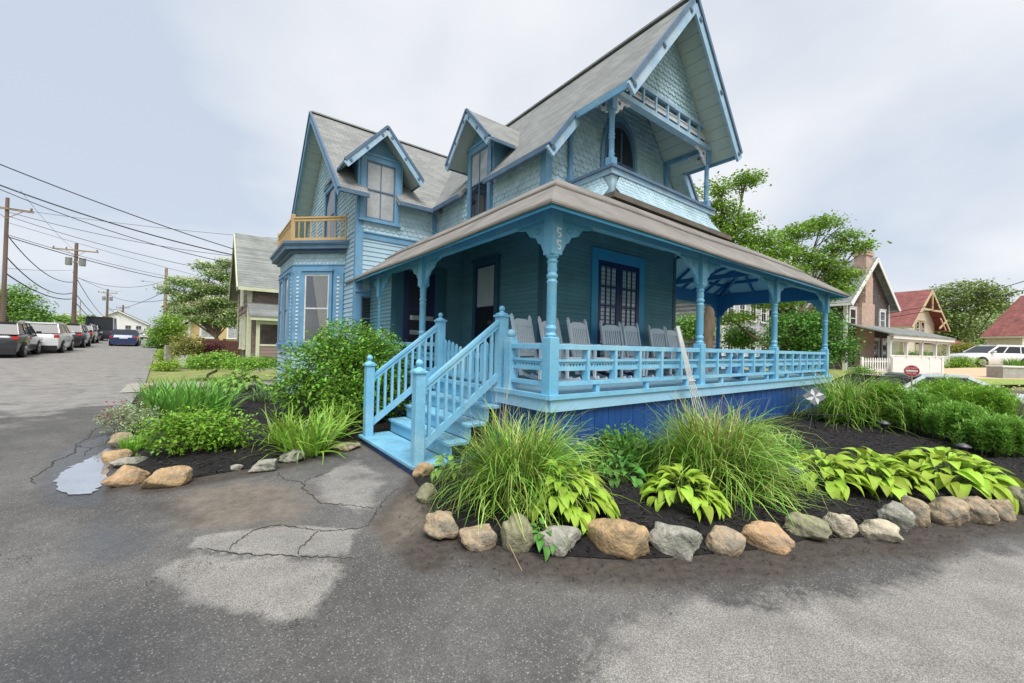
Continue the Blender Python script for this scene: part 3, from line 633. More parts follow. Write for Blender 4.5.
# --- PORCH
LP, RX, BY = 7.4, 10.25, 3.2
def zroof(d): return 2.83+.74*min(d, 1.1)+.20*max(0, d-1.1)
def path(d): return [(-.4+d, LP), (-.4+d, -.4+d), (RX-d, -.4+d), (RX-d, BY-d), (6.22, BY-d)]
def band(mb, d0, d1, lift=0.0, th=.035, sag=0.0):
    z0, z1 = zroof(d0)+lift, zroof(d1)+lift; a, b = path(d0), path(d1)
    for i in range(4):
        n = 14 if i < 2 else 4
        for k in range(n):                             # in short pieces so that the old roof can sag a little
            t0, t1 = k/n, (k+1)/n; q = []
            for P_, t, z in ((a, t0, z0), (a, t1, z0), (b, t1, z1), (b, t0, z1)):
                x = P_[i][0]+(P_[i+1][0]-P_[i][0])*t; y = P_[i][1]+(P_[i+1][1]-P_[i][1])*t
                s_ = .018*math.sin(t*PI*(3 if i else 2.4)+i)*math.sin(t*PI) if sag else 0
                q.append((x, y, z+s_*sag))
            mb.prism(q, (0, 0, -th))
mb = MB()
dd = [0, .19, .38, .57, .76]
for i in range(4): band(mb, dd[i], dd[i+1]+.012, .012*(1 if i else 1), .03, 1)
band(mb, .78, 1.1, .05, .03, 1); band(mb, 1.1, 1.8, .05, .03)
a, b = path(1.8), path(2.55)
mb.prism([(1.4, 7.3, zroof(1.8)+.05), (1.4, 1.4, zroof(1.8)+.05), (2.15, 2.15, zroof(2.55)+.05), (1.9, 7.3, zroof(2.3)+.05)], (0, 0, -.03))
mb.prism([(1.4, 1.4, zroof(1.8)+.05), (8.45, 1.4, zroof(1.8)+.05), (6.22, 1.6, zroof(1.8)+.08), (6.22, 2.2, zroof(2.55)+.05), (2.15, 2.15, zroof(2.55)+.05)], (0, 0, -.03))
mb.build('porch_roof', M['porchroof'], house)
mb = MB(); band(mb, .742, .80, .035, .03, 1); mb.build('roof_lip', M['porchlip'], house)
mb = MB(); band(mb, -.01, .03, -.012, .022, 1); mb.build('drip_edge', M['porchlip'], house)
mb = MB(); band(mb, .02, .06, -.035, .055); band(mb, .06, .42, -.05, .015); mb.build('porch_eave', M['soffitblue'], house)
mb = MB(); band(mb, .42, 1.1, -.05, .015); band(mb, 1.1, 1.8, -.05, .015)
zc = lambda d: zroof(d)-.05
mb.prism([(1.4, 7.3, zc(1.8)), (1.4, 1.4, zc(1.8)), (2.15, 2.15, zc(2.55)), (1.9, 7.3, zc(2.3))], (0, 0, -.012)); mb.prism([(1.4, 1.4, zc(1.8)), (8.45, 1.4, zc(1.8)), (6.3, 2.2, zc(2.55)), (2.15, 2.15, zc(2.55))], (0, 0, -.012))
mb.build('porch_ceiling', M['ceil'], house)
mb = MB()                                              # rafters
def dmin(x, y): return min(x+.4, y+.4, RX-x, (BY-y) if x > 6.25 else 9)
def rafter(p, n, L_):
    p = np.array(p, float); n = np.array(n, float); k_ = 8; pr_ = None
    for i in range(k_+1):
        q = p+n*L_*i/k_; z = zc(dmin(*q))-.06; c_ = (q[0], q[1], z)
        if pr_ is not None:
            if c_[2] < pr_[2]-.002: break
            mb.beam(pr_, c_, .045, .07, ext=.004)
        pr_ = c_
for k in range(11): rafter((.55+k*.62, 0), (0, 1), 1.3 if k > 8 else (1.2 if k < 9 else 1.3))
for k in range(4): rafter((9.85, .35+k*.7), (-1, 0), 1.3)
for k in range(9): rafter((0, .6+k*.62), (1, 0), 1.6)
for k in range(5): rafter((7.0+k*.6, 2.8), (0, -1), 1.3)
mb.beam((9.9, -.05, 2.98), (8.55, 1.32, zc(1.75)-.05), .06, .09); mb.beam((9.9, 2.85, 2.98), (8.55, 1.42, zc(1.75)-.05), .06, .09); mb.beam((6.2, 1.4, zc(1.8)-.06), (8.5, 1.4, zc(1.8)-.06), .06, .1)
mb.box(6.48, 6.56, .05, 2.75, 3.0, 3.11); mb.build_each('rafter', M['rafter'], house)
PX = [0.0, 3.4, 6.5, 9.8]
mb = MB(); BZ0, BZ1 = 2.82, 3.07
mb.box(-.05, 9.86, -.05, .05, BZ0, BZ1); mb.box(-.05, .05, .05, 6.58, BZ0, BZ1); mb.build('porch_beam', M['porch'], house)
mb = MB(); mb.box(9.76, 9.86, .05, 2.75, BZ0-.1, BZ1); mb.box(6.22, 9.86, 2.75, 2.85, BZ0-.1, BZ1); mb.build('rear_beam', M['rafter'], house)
def porch_post(x, y, dirs, m='porch'):
    mb = MB()
    mb.bev(x-.073, x+.073, y-.073, y+.073, .69, 1.40, .015); mb.box(x-.08, x+.08, y-.08, y+.08, 2.37, 3.0)
    mb.lathe([(.06, 1.39), (.072, 1.42), (.052, 1.45), (.07, 1.50), (.05, 1.54), (.06, 1.57), (.058, 2.03), (.068, 2.05), (.05, 2.08), (.068, 2.11), (.068, 2.13), (.05, 2.16), (.06, 2.19), (.054, 2.27), (.07, 2.29), (.05, 2.32), (.074, 2.345), (.078, 2.375)], (x, y, 0), 16)
    o = mb.build('porch_post', M[m], house, .004)
    for dx, dy in dirs:
        wl = W((x+dx*.08, y+dy*.08, 0), (dx, dy, 0), (dy, -dx, 0) if dx > 0 or dy < 0 else (-dy, dx, 0))
        pts = [(0, BZ0), (.60, BZ0), (.59, 2.79), (.50, 2.775), (.42, 2.76), (.36, 2.70), (.33, 2.66), (.28, 2.645), (.215, 2.63), (.19, 2.59), (.165, 2.55), (.12, 2.535), (.10, 2.49), (.07, 2.44), (.03, 2.40), (0, 2.37)]
        mb = MB(); wl.prism(mb, pts, -.02, .02); b = mb.build('bracket', M[m], o)
        mb = MB()
        for k in range(10):
            u = .05+k*.05
            for sgn in (-1, 1): wl.prism(mb, [(u, BZ0-.010), (u+.038, BZ0-.010), (u+.038, BZ0-.048)], *sorted((sgn*.02, sgn*.024)))
        for k in range(6):
            v = 2.44+k*.055
            for sgn in (-1, 1): wl.prism(mb, [(.010, v), (.040, v), (.040, v+.036)], *sorted((sgn*.02, sgn*.024)))
        for sgn in (-1, 1):
            c = wl.p(.17, 2.70, sgn*.02); mb.disc(c, wl.n*sgn, .045, .004, 14)
        mb.build('fretwork', M['soffitblue'] if m == 'porch' else M['rafter'], o)
        mb = MB()
        for sgn in (-1, 1): mb.disc(wl.p(.17, 2.70, sgn*.0235), wl.n*sgn, .026, .004, 12)
        mb.build('fret_rosette', M[m], o)
    return o
for i, x in enumerate(PX):
    d = [(1, 0)] if i < 3 else []
    if i: d.append((-1, 0))
    if i in (0, 3): d.append((0, 1))
    porch_post(x, 0, d)
porch_post(0, 3.55, [(0, 1), (0, -1)]); porch_post(0, 5.85, [(0, -1), (0, 1)])
for x, d in ((9.8, [(0, -1), (-1, 0)]),):
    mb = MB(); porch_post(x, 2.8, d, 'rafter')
# deck
mb = MB()
for k in range(int(10.1/.11)): mb.box(-.02+k*.11, -.02+k*.11+.106, -.06, (2.15 if k*.11 > 1.7 and k*.11 < 6.1 else (5.13 if k*.11 <= 1.7 else 2.85)), .66, .70)
mb.build('porch_deck', M['deck'], house)
mb = MB()
mb.box(-.1, 10.12, -.11, -.062, .665, .72); mb.box(-.11, -.03, -.062, 6.55, .665, .72); mb.box(10.07, 10.13, -.062, 2.9, .665, .72); mb.build('deck_nosing', M['porchrail'], house)
mb = MB(); mb.box(-.06, 10.09, -.085, -.045, .52, .66); mb.box(-.085, -.045, -.045, 1.0, .52, .66); mb.box(-.085, -.045, 2.85, 6.5, .52, .66); mb.box(10.05, 10.09, -.045, 2.9, .52, .66); mb.build('deck_fascia', M['ceil'], house)
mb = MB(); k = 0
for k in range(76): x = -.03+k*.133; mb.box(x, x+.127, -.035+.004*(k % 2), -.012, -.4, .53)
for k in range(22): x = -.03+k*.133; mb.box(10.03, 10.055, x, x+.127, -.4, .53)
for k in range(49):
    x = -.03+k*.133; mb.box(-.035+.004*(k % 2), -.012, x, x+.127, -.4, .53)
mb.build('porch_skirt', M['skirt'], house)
# railings
def rail_bay(p0, p1, n, name='porch_railing'):
    p0 = np.array(p0, float); p1 = np.array(p1, float); Ln = np.linalg.norm(p1-p0); du = (p1-p0)/Ln; wl = W((*p0, 0), (*du, 0), (du[1], -du[0], 0))
    mb = MB(); wl.box(mb, 0, Ln, 1.25, 1.318, -.05, .05); o = mb.build(name, M['porchrail'], house, .006)
    mb = MB(); wl.box(mb, 0, Ln, .815, .862, -.045, .045); mb.build('bottom_rail', M['porchrail'], o)
    mb = MB(); wl.box(mb, 0, Ln, 1.105, 1.135, -.028, .028); wl.box(mb, 0, Ln, .995, 1.035, -.012, .012); wl.box(mb, 0, Ln, 1.078, 1.105, -.010, .010)
    k = 0; u = .04
    while u < Ln-.06: wl.prism(mb, [(u, 1.034), (u+.048, 1.034), (u+.024, 1.079)], -.009, .009); u += .055
    mb.build('sawn_panel', M['porchrail'], o)
    for i in range(1, n):
        u = Ln*i/n; mb = MB(); wl.box(mb, u-.024, u+.024, .86, 1.252, -.048, .048); mb.build('baluster', M['porchrail'], o)
    for i in range(1, n, 2):
        u = Ln*i/n+.2; mb = MB(); wl.box(mb, u-.035, u+.035, .70, .816, -.03, .03); mb.build('rail_block', M['porchrail'], o)
rail_bay((.075, 0), (3.33, 0), 6); rail_bay((3.47, 0), (6.43, 0), 6); rail_bay((6.57, 0), (9.73, 0), 7); rail_bay((9.8, .075), (9.8, 2.73), 6); rail_bay((0, .70), (0, .075), 1); rail_bay((0, 5.78), (0, 3.62), 4); rail_bay((0, 3.48), (0, 2.9), 1)
rail_bay((9.73, 2.8), (6.3, 2.8), 7)
def newel(mb, x, y, z0, z1, s=.075, r=.045):
    mb.box(x-s, x+s, y-s, y+s, z0, z1); mb.bev(x-s-.02, x+s+.02, y-s-.02, y+s+.02, z1, z1+.03, .008)
    mb.lathe([(s*1.35, z1+.03), (s*1.2, z1+.05), (s*.55, z1+.062), (s*.45, z1+.08)], (x, y, 0), 12); mb.ball((x, y, z1+.08+r*.85), r, 12)
mb = MB(); mb.box(-.07, .07, .70, .84, .69, 1.36); mb.bev(-.055, .055, .715, .825, 1.36, 1.40, .01); mb.ball((0, .77, 1.45), .06, 14); mb.build('short_newel', M['porchrail'], house, .006)
# stairs
SY0, SY1 = .93, 2.95
mb = MB(); mb.box(-1.27, -.82, SY0+.02, SY1-.02, -.36, -.19); mb.box(-.82, -.05, SY0+.05, SY1-.05, -.36, -.19); st = mb.build('stairs', M['stepbase'], house)
xs = [(-1.27, -.80, -.15), (-.80, -.53, .06), (-.53, -.26, .27), (-.26, -.05, .48)]
for a, b, z in xs:
    mb = MB(); n = 3 if b-a > .4 else 2
    for i in range(n): u0 = a-.03+(b-a+.03)*i/n; mb.bev(u0, u0+(b-a+.03)/n-.004, SY0-.02, SY1+.02, z-.04, z, .008)
    mb.build('tread', M['tread'], st)
for (x, z0, z1) in ((-.79, -.15, .02), (-.52, .06, .23), (-.25, .27, .44), (-.045, .48, .66)):
    mb = MB(); mb.box(x, x+.02, SY0, SY1, z0, z1); mb.build('riser', M['porchrail'], st)
for y in (1.0, 2.82):
    mb = MB(); mb.beam((-1.16, y, .76), (-.05, y, 1.62), .06, .05); mb.beam((-1.16, y, .70), (-.05, y, 1.56), .035, .05); o = mb.build('stair_railing', M['porchrail'], house, .005)
    mb = MB(); mb.beam((-1.16, y, .03), (-.05, y, .87), .04, .09); mb.build('bottom_rail', M['porchrail'], o)
    mb = MB(); newel(mb, -1.2, y, -.15, .93, .062, .047); mb.build('newel', M['porchrail'], o, .004)
    mb = MB(); newel(mb, -.0, y, .69, 1.68, .068, .042); mb.build('newel', M['porchrail'], o, .004)
    for i in range(9): x = -1.06+i*.112; z = .03+(x+1.16)*.757; mb = MB(); mb.box(x-.018, x+.018, y-.018, y+.018, z+.02, z+.70); mb.build('baluster', M['porchrail'], o)
mb = MB()                                             # low gate at the top of the stairs
mb.box(.05, .075, 1.1, 2.72, .80, .87); mb.box(.05, .075, 1.1, 2.72, 1.10, 1.17); g = mb.build('porch_gate', M['porchrail'], house)
for i in range(13):
    y = 1.12+i*.128; h = 1.26+.07*math.cos(i/12*2*PI); mb = MB(); mb.prism([(.028, y, .76), (.028, y+.075, .76), (.028, y+.075, h), (.028, y+.0375, h+.04), (.028, y, h)], (.02, 0, 0)); mb.build('picket', M['porchrail'], g)
# house number on the corner post
def digit5(mb, c, h, wl):
    w_ = h*.55; t = h*.14; x, z = c
    wl.box(mb, x-w_/2, x+w_/2, z+h/2-t, z+h/2, .0, .008); wl.box(mb, x-w_/2, x-w_/2+t, z+.02*h, z+h/2-t, .0, .008)
    pts = [(x+w_/2*math.cos(a)*1.0, z-.17*h+.25*h*math.sin(a)) for a in np.linspace(2.2, -2.4, 12)]
    for a, b in zip(pts[:-1], pts[1:]): mb.beam(wl.p(*a, .004), wl.p(*b, .004), .008, t, up=wl.n, ext=t*.2) if False else mb.prism([wl.p(a[0], a[1], 0), wl.p(b[0], b[1], 0), wl.p(x+(b[0]-x)*.62, z-.17*h+(b[1]-z+.17*h)*.5, 0), wl.p(x+(a[0]-x)*.62, z-.17*h+(a[1]-z+.17*h)*.5, 0)], wl.n*.008)
NW = W((0, -.08, 0), (1, 0, 0), (0, -1, 0))
for z in (2.62, 2.475):
    mb = MB(); digit5(mb, (.02, z), .125, NW); o = mb.build('house_number', M['white'], house); o['label'] = 'white number 5 on the corner post'

# =================================================================== GROUND
def sheet(name, poly, cell, mat_, dz=0.0, hfun=None, attrs=None, kind='structure', parent=None, clipto=True):
    xs_ = [p[0] for p in poly]; ys_ = [p[1] for p in poly]; x0, x1, y0, y1 = min(xs_), max(xs_), min(ys_), max(ys_)
    nx = max(1, int(math.ceil((x1-x0)/cell))); ny = max(1, int(math.ceil((y1-y0)/cell)))
    gx_ = np.linspace(x0, x1, nx+1); gy_ = np.linspace(y0, y1, ny+1); X_, Y_ = np.meshgrid(gx_, gy_)
    PP = np.column_stack([X_.ravel(), Y_.ravel()])
    inn = pip(PP, poly).reshape(ny+1, nx+1)
    V = []; F = []; idx = {}
    def vid(x, y):
        k = (round(x, 4), round(y, 4))
        if k not in idx: idx[k] = len(V); V.append(k)
        return idx[k]
    for j in range(ny):
        for i in range(nx):
            c = inn[j:j+2, i:i+2]
            if c.all():
                F.append([vid(gx_[i], gy_[j]), vid(gx_[i+1], gy_[j]), vid(gx_[i+1], gy_[j+1]), vid(gx_[i], gy_[j+1])])
            elif c.any() or nx*ny < 4000:
                q = [tuple(p) for p in poly]
                q = clip(q, (-1, 0), -gx_[i]); q = clip(q, (1, 0), gx_[i+1]) if len(q) > 2 else []
                q = clip(q, (0, -1), -gy_[j]) if len(q) > 2 else []; q = clip(q, (0, 1), gy_[j+1]) if len(q) > 2 else []
                if len(q) > 2 and abs(area2(q)) > 1e-6:
                    f = []
                    for p in q:
                        v = vid(*p)
                        if v not in f: f.append(v)
                    if len(f) > 2:
                        if area2([V[v] for v in f]) < 0: f = f[::-1]
                        F.append(f)
    P2 = np.array(V); Z = gz(P2[:, 0], P2[:, 1])+dz
    if hfun is not None: Z = Z+hfun(P2)
    me = bpy.data.meshes.new(name); me.from_pydata(np.column_stack([P2, Z]).tolist(), [], F); me.update()
    me.polygons.foreach_set('use_smooth', [True]*len(me.polygons)); me.materials.append(mat_)
    if attrs:
        for an, fn in attrs.items(): a = me.attributes.new(an, 'FLOAT', 'POINT'); a.data.foreach_set('value', np.asarray(fn(P2), np.float32))
    o = bpy.data.objects.new(name, me); C.objects.link(o); o['kind'] = kind
    return o
# asphalt with aggregate, cracks, soil and wet places given by attributes
def asphalt(name, c1, c2, detail=True):
    m = bpy.data.materials.new(name); m.use_nodes = True; t = m.node_tree; n = t.nodes; l = t.links; p = n['Principled BSDF']
    tcn = n.new('ShaderNodeTexCoord'); src = tcn.outputs['Object']
    def noise(s, d=5, r=.6):
        q = n.new('ShaderNodeTexNoise'); q.inputs['Scale'].default_value = s; q.inputs['Detail'].default_value = d; q.inputs['Roughness'].default_value = r; l.new(src, q.inputs['Vector']); return q.outputs[0]
    def rng_(v, a, b, c=0., d=1.):
        q = n.new('ShaderNodeMapRange'); l.new(v, q.inputs[0]); q.inputs[1].default_value = a; q.inputs[2].default_value = b; q.inputs[3].default_value = c; q.inputs[4].default_value = d; return q.outputs[0]
    def mix(f, a, b, ty='MIX'):
        q = n.new('ShaderNodeMixRGB'); q.blend_type = ty
        for i, v in enumerate((f, a, b)):
            if isinstance(v, (int, float)): q.inputs[i].default_value = v
            elif isinstance(v, tuple): q.inputs[i].default_value = (*v, 1)
            else: l.new(v, q.inputs[i])
        return q.outputs[0]
    def math_(op, a, b=0.):
        q = n.new('ShaderNodeMath'); q.operation = op
        for i, v in enumerate((a, b)):
            if isinstance(v, (int, float)): q.inputs[i].default_value = v
            else: l.new(v, q.inputs[i])
        return q.outputs[0]
    col = mix(rng_(noise(.55, 6), .38, .62), c1, c2)
    col = mix(.55, col, mix(rng_(noise(7, 6, .7), .3, .7), (.35, .35, .35), (.75, .75, .75)), 'OVERLAY')
    if detail:
        def at_(nm): q = n.new('ShaderNodeAttribute'); q.attribute_name = nm; return q.outputs['Fac']
        soil, wet, patch = at_('soil'), at_('wet'), at_('patch')
        fuzz = noise(2.2, 8, .72)
        pm = rng_(math_('ADD', patch, math_('MULTIPLY', math_('SUBTRACT', fuzz, .5), .9)), .44, .60)
        col = mix(pm, col, mix(rng_(noise(3.2), .35, .65), (.30, .285, .26), (.42, .40, .365)))
        vo = n.new('ShaderNodeTexVoronoi'); vo.inputs['Scale'].default_value = 70; l.new(src, vo.inputs['Vector'])
        speck = mix(rng_(vo.outputs['Distance'], .0, .42, 1, 0), (0, 0, 0), mix(1, vo.outputs['Color'], (.9, .86, .8), 'MULTIPLY'))
        bw = n.new('ShaderNodeRGBToBW'); l.new(vo.outputs['Color'], bw.inputs[0])
        ag = math_('MULTIPLY', rng_(bw.outputs[0], .52, .75), rng_(vo.outputs['Distance'], .15, .48, 1, 0))
        col = mix(math_('MULTIPLY', ag, .6), col, (.56, .53, .49))
        v2 = n.new('ShaderNodeTexVoronoi'); v2.inputs['Scale'].default_value = 150; l.new(src, v2.inputs['Vector'])
        col = mix(rng_(v2.outputs['Distance'], .25, .6, .0, .55), col, (.035, .035, .036))
        # cracks
        wv = n.new('ShaderNodeVectorMath'); wv.operation = 'MULTIPLY_ADD'; nn_ = n.new('ShaderNodeTexNoise'); nn_.inputs['Scale'].default_value = 3; nn_.inputs['Detail'].default_value = 5; l.new(src, nn_.inputs['Vector'])
        l.new(nn_.outputs['Color'], wv.inputs[0]); wv.inputs[1].default_value = (.35, .35, 0); l.new(src, wv.inputs[2])
        fl_ = n.new('ShaderNodeVectorMath'); fl_.operation = 'MULTIPLY'; l.new(wv.outputs[0], fl_.inputs[0]); fl_.inputs[1].default_value = (1, 1, 0)
        vc = n.new('ShaderNodeTexVoronoi'); vc.feature = 'DISTANCE_TO_EDGE'; vc.inputs['Scale'].default_value = 1.35; l.new(fl_.outputs[0], vc.inputs['Vector'])
        crk = math_('MULTIPLY', rng_(vc.outputs['Distance'], .0, .022, 1, 0), at_('crack'))
        col = mix(crk, col, (.03, .028, .024))
        sm = rng_(math_('ADD', soil, math_('MULTIPLY', math_('SUBTRACT', fuzz, .5), .8)), .35, .62)
        col = mix(math_('MULTIPLY', sm, .88), col, mix(rng_(noise(14, 7, .7), .35, .65), (.036, .030, .026), (.085, .068, .056)))
        dm = rng_(math_('ADD', at_('dirt'), math_('MULTIPLY', math_('SUBTRACT', fuzz, .5), 1.1)), .4, .85)
        col = mix(math_('MULTIPLY', dm, .75), col, mix(rng_(noise(9, 7, .7), .35, .65), (.13, .105, .08), (.235, .20, .16)))
        wm = rng_(math_('ADD', wet, math_('MULTIPLY', math_('SUBTRACT', fuzz, .5), .5)), .3, .8)
        col = mix(wm, col, mix(1., col, (.48, .5, .54), 'MULTIPLY'))
        l.new(rng_(wm, 0, 1, .82, .14), p.inputs['Roughness'])
        bs = math_('ADD', math_('MULTIPLY', vo.outputs['Distance'], -.5), math_('MULTIPLY', crk, -3.0))
        h = math_('ADD', bs, math_('MULTIPLY', fuzz, .8))
    else:
        p.inputs['Roughness'].default_value = .85; h = noise(60)
    bn = n.new('ShaderNodeBump'); bn.inputs['Strength'].default_value = .55; bn.inputs['Distance'].default_value = .008; l.new(h, bn.inputs['Height']); l.new(bn.outputs[0], p.inputs['Normal'])
    p.inputs['Specular IOR Level'].default_value = .35
    l.new(col, p.inputs['Base Color']); return m
M['asph'] = asphalt('asphalt near', (.100, .096, .090), (.190, .183, .172))
M['asph2'] = asphalt('asphalt street', (.22, .22, .218), (.275, .272, .265), False)
M['grassg'] = mat('lawn', srgb(128, 140, 78), .9, .3, 3, bump=.6, bscale=50, dark=srgb(150, 140, 96), darkf=.2)
M['mulch'] = mat('dark mulch', (.012, .0105, .011), .95, .6, 14, bump=1.0, bscale=28)
M['gravel'] = mat('tan gravel', srgb(204, 176, 146), .95, .12, 8, bump=.4, bscale=80)
M['concrete'] = mat('pale concrete', srgb(160, 156, 146), .9, .2, 3, bump=.3, bscale=60)
M['water'] = mat('puddle water', (.52, .54, .57), .05, .1, 3, metal=.65, spec=.9)
# ground under everything, to the horizon
def radial_ground():
    rr = np.concatenate([np.linspace(0, 40, 41), np.linspace(43, 110, 24), [140, 200, 320, 520, 900]]); na = 96; V = [(CAMP[0], CAMP[1], float(gz(CAMP[0], CAMP[1]))-.05)]; F = []
    for r in rr[1:]:
        for k in range(na): a = 2*PI*k/na; x = CAMP[0]+r*math.cos(a); y = CAMP[1]+r*math.sin(a); V.append((x, y, float(gz(x, y))-.05))
    for k in range(na): F.append((0, 1+k, 1+(k+1) % na))
    for i in range(len(rr)-2):
        for k in range(na): F.append((1+i*na+k, 1+(i+1)*na+k, 1+(i+1)*na+(k+1) % na, 1+i*na+(k+1) % na))
    me = bpy.data.meshes.new('ground'); me.from_pydata(V, [], F); me.update(); me.polygons.foreach_set('use_smooth', [True]*len(F)); me.materials.append(M['grassg'])
    o = bpy.data.objects.new('ground', me); C.objects.link(o); o['kind'] = 'structure'
radial_ground()
GP = lambda L_: [G(*p) for p in L_]
rock_px = [(426, 497), (441, 528), (480, 541), (518, 551), (557, 556), (615, 560), (677, 558), (724, 553), (768, 549), (807, 540), (840, 538), (880, 537), (897, 530), (918, 522), (947, 522), (977, 519), (1000, 515), (1022, 512)]
rocks_right = GP(rock_px)
rl = rocks_right+[(rocks_right[-1][0]+1.6, rocks_right[-1][1]-.55), (8.5, -5.4), (14, -7.2)]
left_edge = [G(128, 474), G(120, 440), G(124, 415), G(137, 395), G(150, 376)]
street_r = lambda y: -4.45-.055*(y-6)
near = [(-20, -14), (30, -22), (30, -9), (14, -7.0), (8.5, -5.2), (4.9, -3.8), (4.0, -1.4), (.6, .5), (.5, 3.2), (-1.6, 3.4), (-3.4, 3.2), (street_r(5)+.35, 5), (street_r(9)+.2, 9), (street_r(9)-8.6, 9), (-14, 5)]
slabA = GP([(186, 548), (200, 535), (245, 530), (300, 526), (355, 529), (350, 553), (300, 556), (240, 553)]); slabB = GP([(162, 572), (190, 556), (240, 555), (335, 559), (345, 575), (322, 605), (318, 622), (280, 628), (235, 612), (192, 602)])
slabC = GP([(300, 482), (335, 462), (360, 452), (400, 480), (380, 510), (365, 530), (318, 505)])
apron2 = GP([(560, 700), (600, 650), (690, 608), (850, 588), (960, 562), (1024, 545), (1300, 560), (1300, 900), (560, 900)]); farp = GP([(-60, 470), (60, 425), (115, 405), (130, 380), (150, 340), (0, 340), (-60, 345)])
wetp = GP([(72, 545), (110, 512), (125, 528), (160, 530), (150, 548), (95, 566)]); wet2 = GP([(-60, 640), (0, 640), (120, 600), (200, 640), (240, 700), (60, 760), (-60, 760)]); wet3 = GP([(40, 478), (55, 455), (105, 432), (125, 440), (118, 495), (100, 508), (50, 504)])
dirt1 = GP([(180, 490), (240, 480), (300, 484), (320, 506), (300, 524), (240, 528), (190, 532), (160, 510)]); dirt2 = GP([(376, 520), (400, 488), (422, 500), (436, 520), (410, 548), (372, 552)])
def soft(poly, w_):
    def f(P2): d = segdist(P2, poly+[poly[0]]); i = pip(P2, poly); return np.clip(.5+np.where(i, d, -d)/w_, 0, 1)
    return f
fa, fb, f1, f2, f3, fA, fC, ff, g1, g2 = soft(slabB, .45), soft(apron2, 1.1), soft(wetp, .6), soft(wet2, 1.6), soft(wet3, .4), soft(slabA, .22), soft(slabC, .4), soft(farp, 2.5), soft(dirt1, .7), soft(dirt2, .5)
def soil(P2):
    d = segdist(P2, rl); d2 = segdist(P2, GP([(128, 480), (165, 487), (265, 468), (345, 448)])); d3 = segdist(P2, GP([(420, 480), (395, 520), (430, 560)]))
    d4 = segdist(P2, GP([(240, 500), (200, 520), (160, 505)]))
    return np.maximum.reduce([np.clip(1.05-d/.62, 0, 1), np.clip(.9-d2/.5, 0, 1), np.clip(.85-d3/.5, 0, 1), np.clip(.62-d4/.6, 0, .62)])
def patchf(P2): return np.maximum.reduce([fa(P2), fA(P2), fC(P2)*.62, fb(P2), ff(P2)*.62, .12+0*P2[:, 0]])
sheet('side_street', near, .07, M['asph'], .0, attrs={'soil': soil, 'wet': lambda P2: np.maximum.reduce([f1(P2), f2(P2)*.9, f3(P2)]), 'patch': patchf, 'dirt': lambda P2: np.maximum(g1(P2), g2(P2)), 'crack': lambda P2: P2[:, 0]*0})
sheet('main_street', [(street_r(9)+.2, 9), (street_r(60), 60), (street_r(200), 200), (street_r(200)-8.6, 200), (street_r(60)-8.6, 60), (street_r(9)-8.6, 9)], 2.0, M['asph'], .0, attrs={'patch': lambda P2: ff(P2)*0+.62})
sheet('street_verge', [(street_r(9)-8.6, 4), (street_r(9)-8.6, 9), (street_r(200)-8.6, 200), (street_r(200)-60, 200), (-60, 4)], 8, M['grassg'], .01)
bed_r = rocks_right+[(4.9, -4.0), (8.5, -5.2), (14, -7.0), (15, -2), (10.6, 0), (10.3, 3.5), (0, .0), (-.05, .88), (-1.3, .88)]
def mound(line, hmax, wd):
    def f(P2): d = segdist(P2, line); return hmax*(1-np.exp(-d/wd))+.015*np.sin(P2[:, 0]*5)*np.sin(P2[:, 1]*4.3)*(1-np.exp(-d/.3))
    return f
mr_ = mound(rl+[(-1.3, .88), (-1.52, .1)], .13, .3)
sheet('mulch_bed', bed_r, .06, M['mulch'], .008, hfun=mr_)
bed_l = [G(128, 478), G(165, 483), G(265, 466), G(345, 446), (-1.32, 3.0), (-.05, 3.0), (-.05, 6.6), (-.4, 6.7), (-.4, 7.6), (-1.4, 8.6), (-1.4, 11), (-4.4, 11.0), G(137, 395), G(124, 415), G(120, 440)]
ml_ = mound([bed_l[i] for i in (12, 13, 14, 0, 1, 2, 3, 4)], .12, .35)
sheet('mulch_bed', bed_l, .07, M['mulch'], .008, hfun=ml_)
sheet('walkway', [(-5.0, 11.2), (-1.0, 11.2), (1.0, 11.2), (1.0, 13.4), (-5.05, 13.4)], 1., M['concrete'], .02)
def wob(pts, amp, n=7, seed=1, close=True):
    r = np.random.default_rng(seed); P_ = []; m = len(pts)
    for i in range(m if close else m-1):
        a = np.array(pts[i]); b = np.array(pts[(i+1) % m])
        for k in range(n): t = k/n; e_ = amp*min(1, np.linalg.norm(b-a)*3); P_.append(tuple(a+(b-a)*t+r.normal(0, e_, 2)))
    if not close: P_.append(tuple(pts[-1]))
    return P_
def cracks(name, lines, w0):
    mb = MB(); r = np.random.default_rng(4)
    for li in lines:
        p = np.array(wob(GP(li), .012, 7, 3, False)); n = len(p)
        for i in range(n):
            t = unit(p[min(i+1, n-1)]-p[max(i-1, 0)]); nn = np.array([-t[1], t[0]]); w_ = w0*r.uniform(.25, 1.3)*(.3+.7*math.sin(PI*min(1, (i+.5)/n*1.02))**.4); a = p[i]+nn*w_; b = p[i]-nn*w_
            mb.v += [(a[0], a[1], float(gz(*a))+.004), (b[0], b[1], float(gz(*b))+.004)]
            if i: k = len(mb.v); mb.f.append((k-4, k-3, k-1, k-2)); mb.sm.append(False)
    o = mb.build(name, mat('crack dirt', (.055, .050, .040), .95, .4, 20)); o['kind'] = 'structure'
cracks('pavement_cracks', [[(194, 548), (220, 551), (235, 554), (273, 555), (296, 556), (326, 557), (355, 559)], [(228, 550), (238, 541), (252, 531), (273, 525), (302, 528), (326, 531), (355, 529), (368, 526), (377, 513), (384, 499), (399, 487)], [(296, 554), (307, 542), (317, 531)], [(277, 472), (285, 480), (302, 482), (308, 493), (320, 503), (349, 505), (373, 509)], [(302, 482), (320, 475), (332, 471)]], .0065)
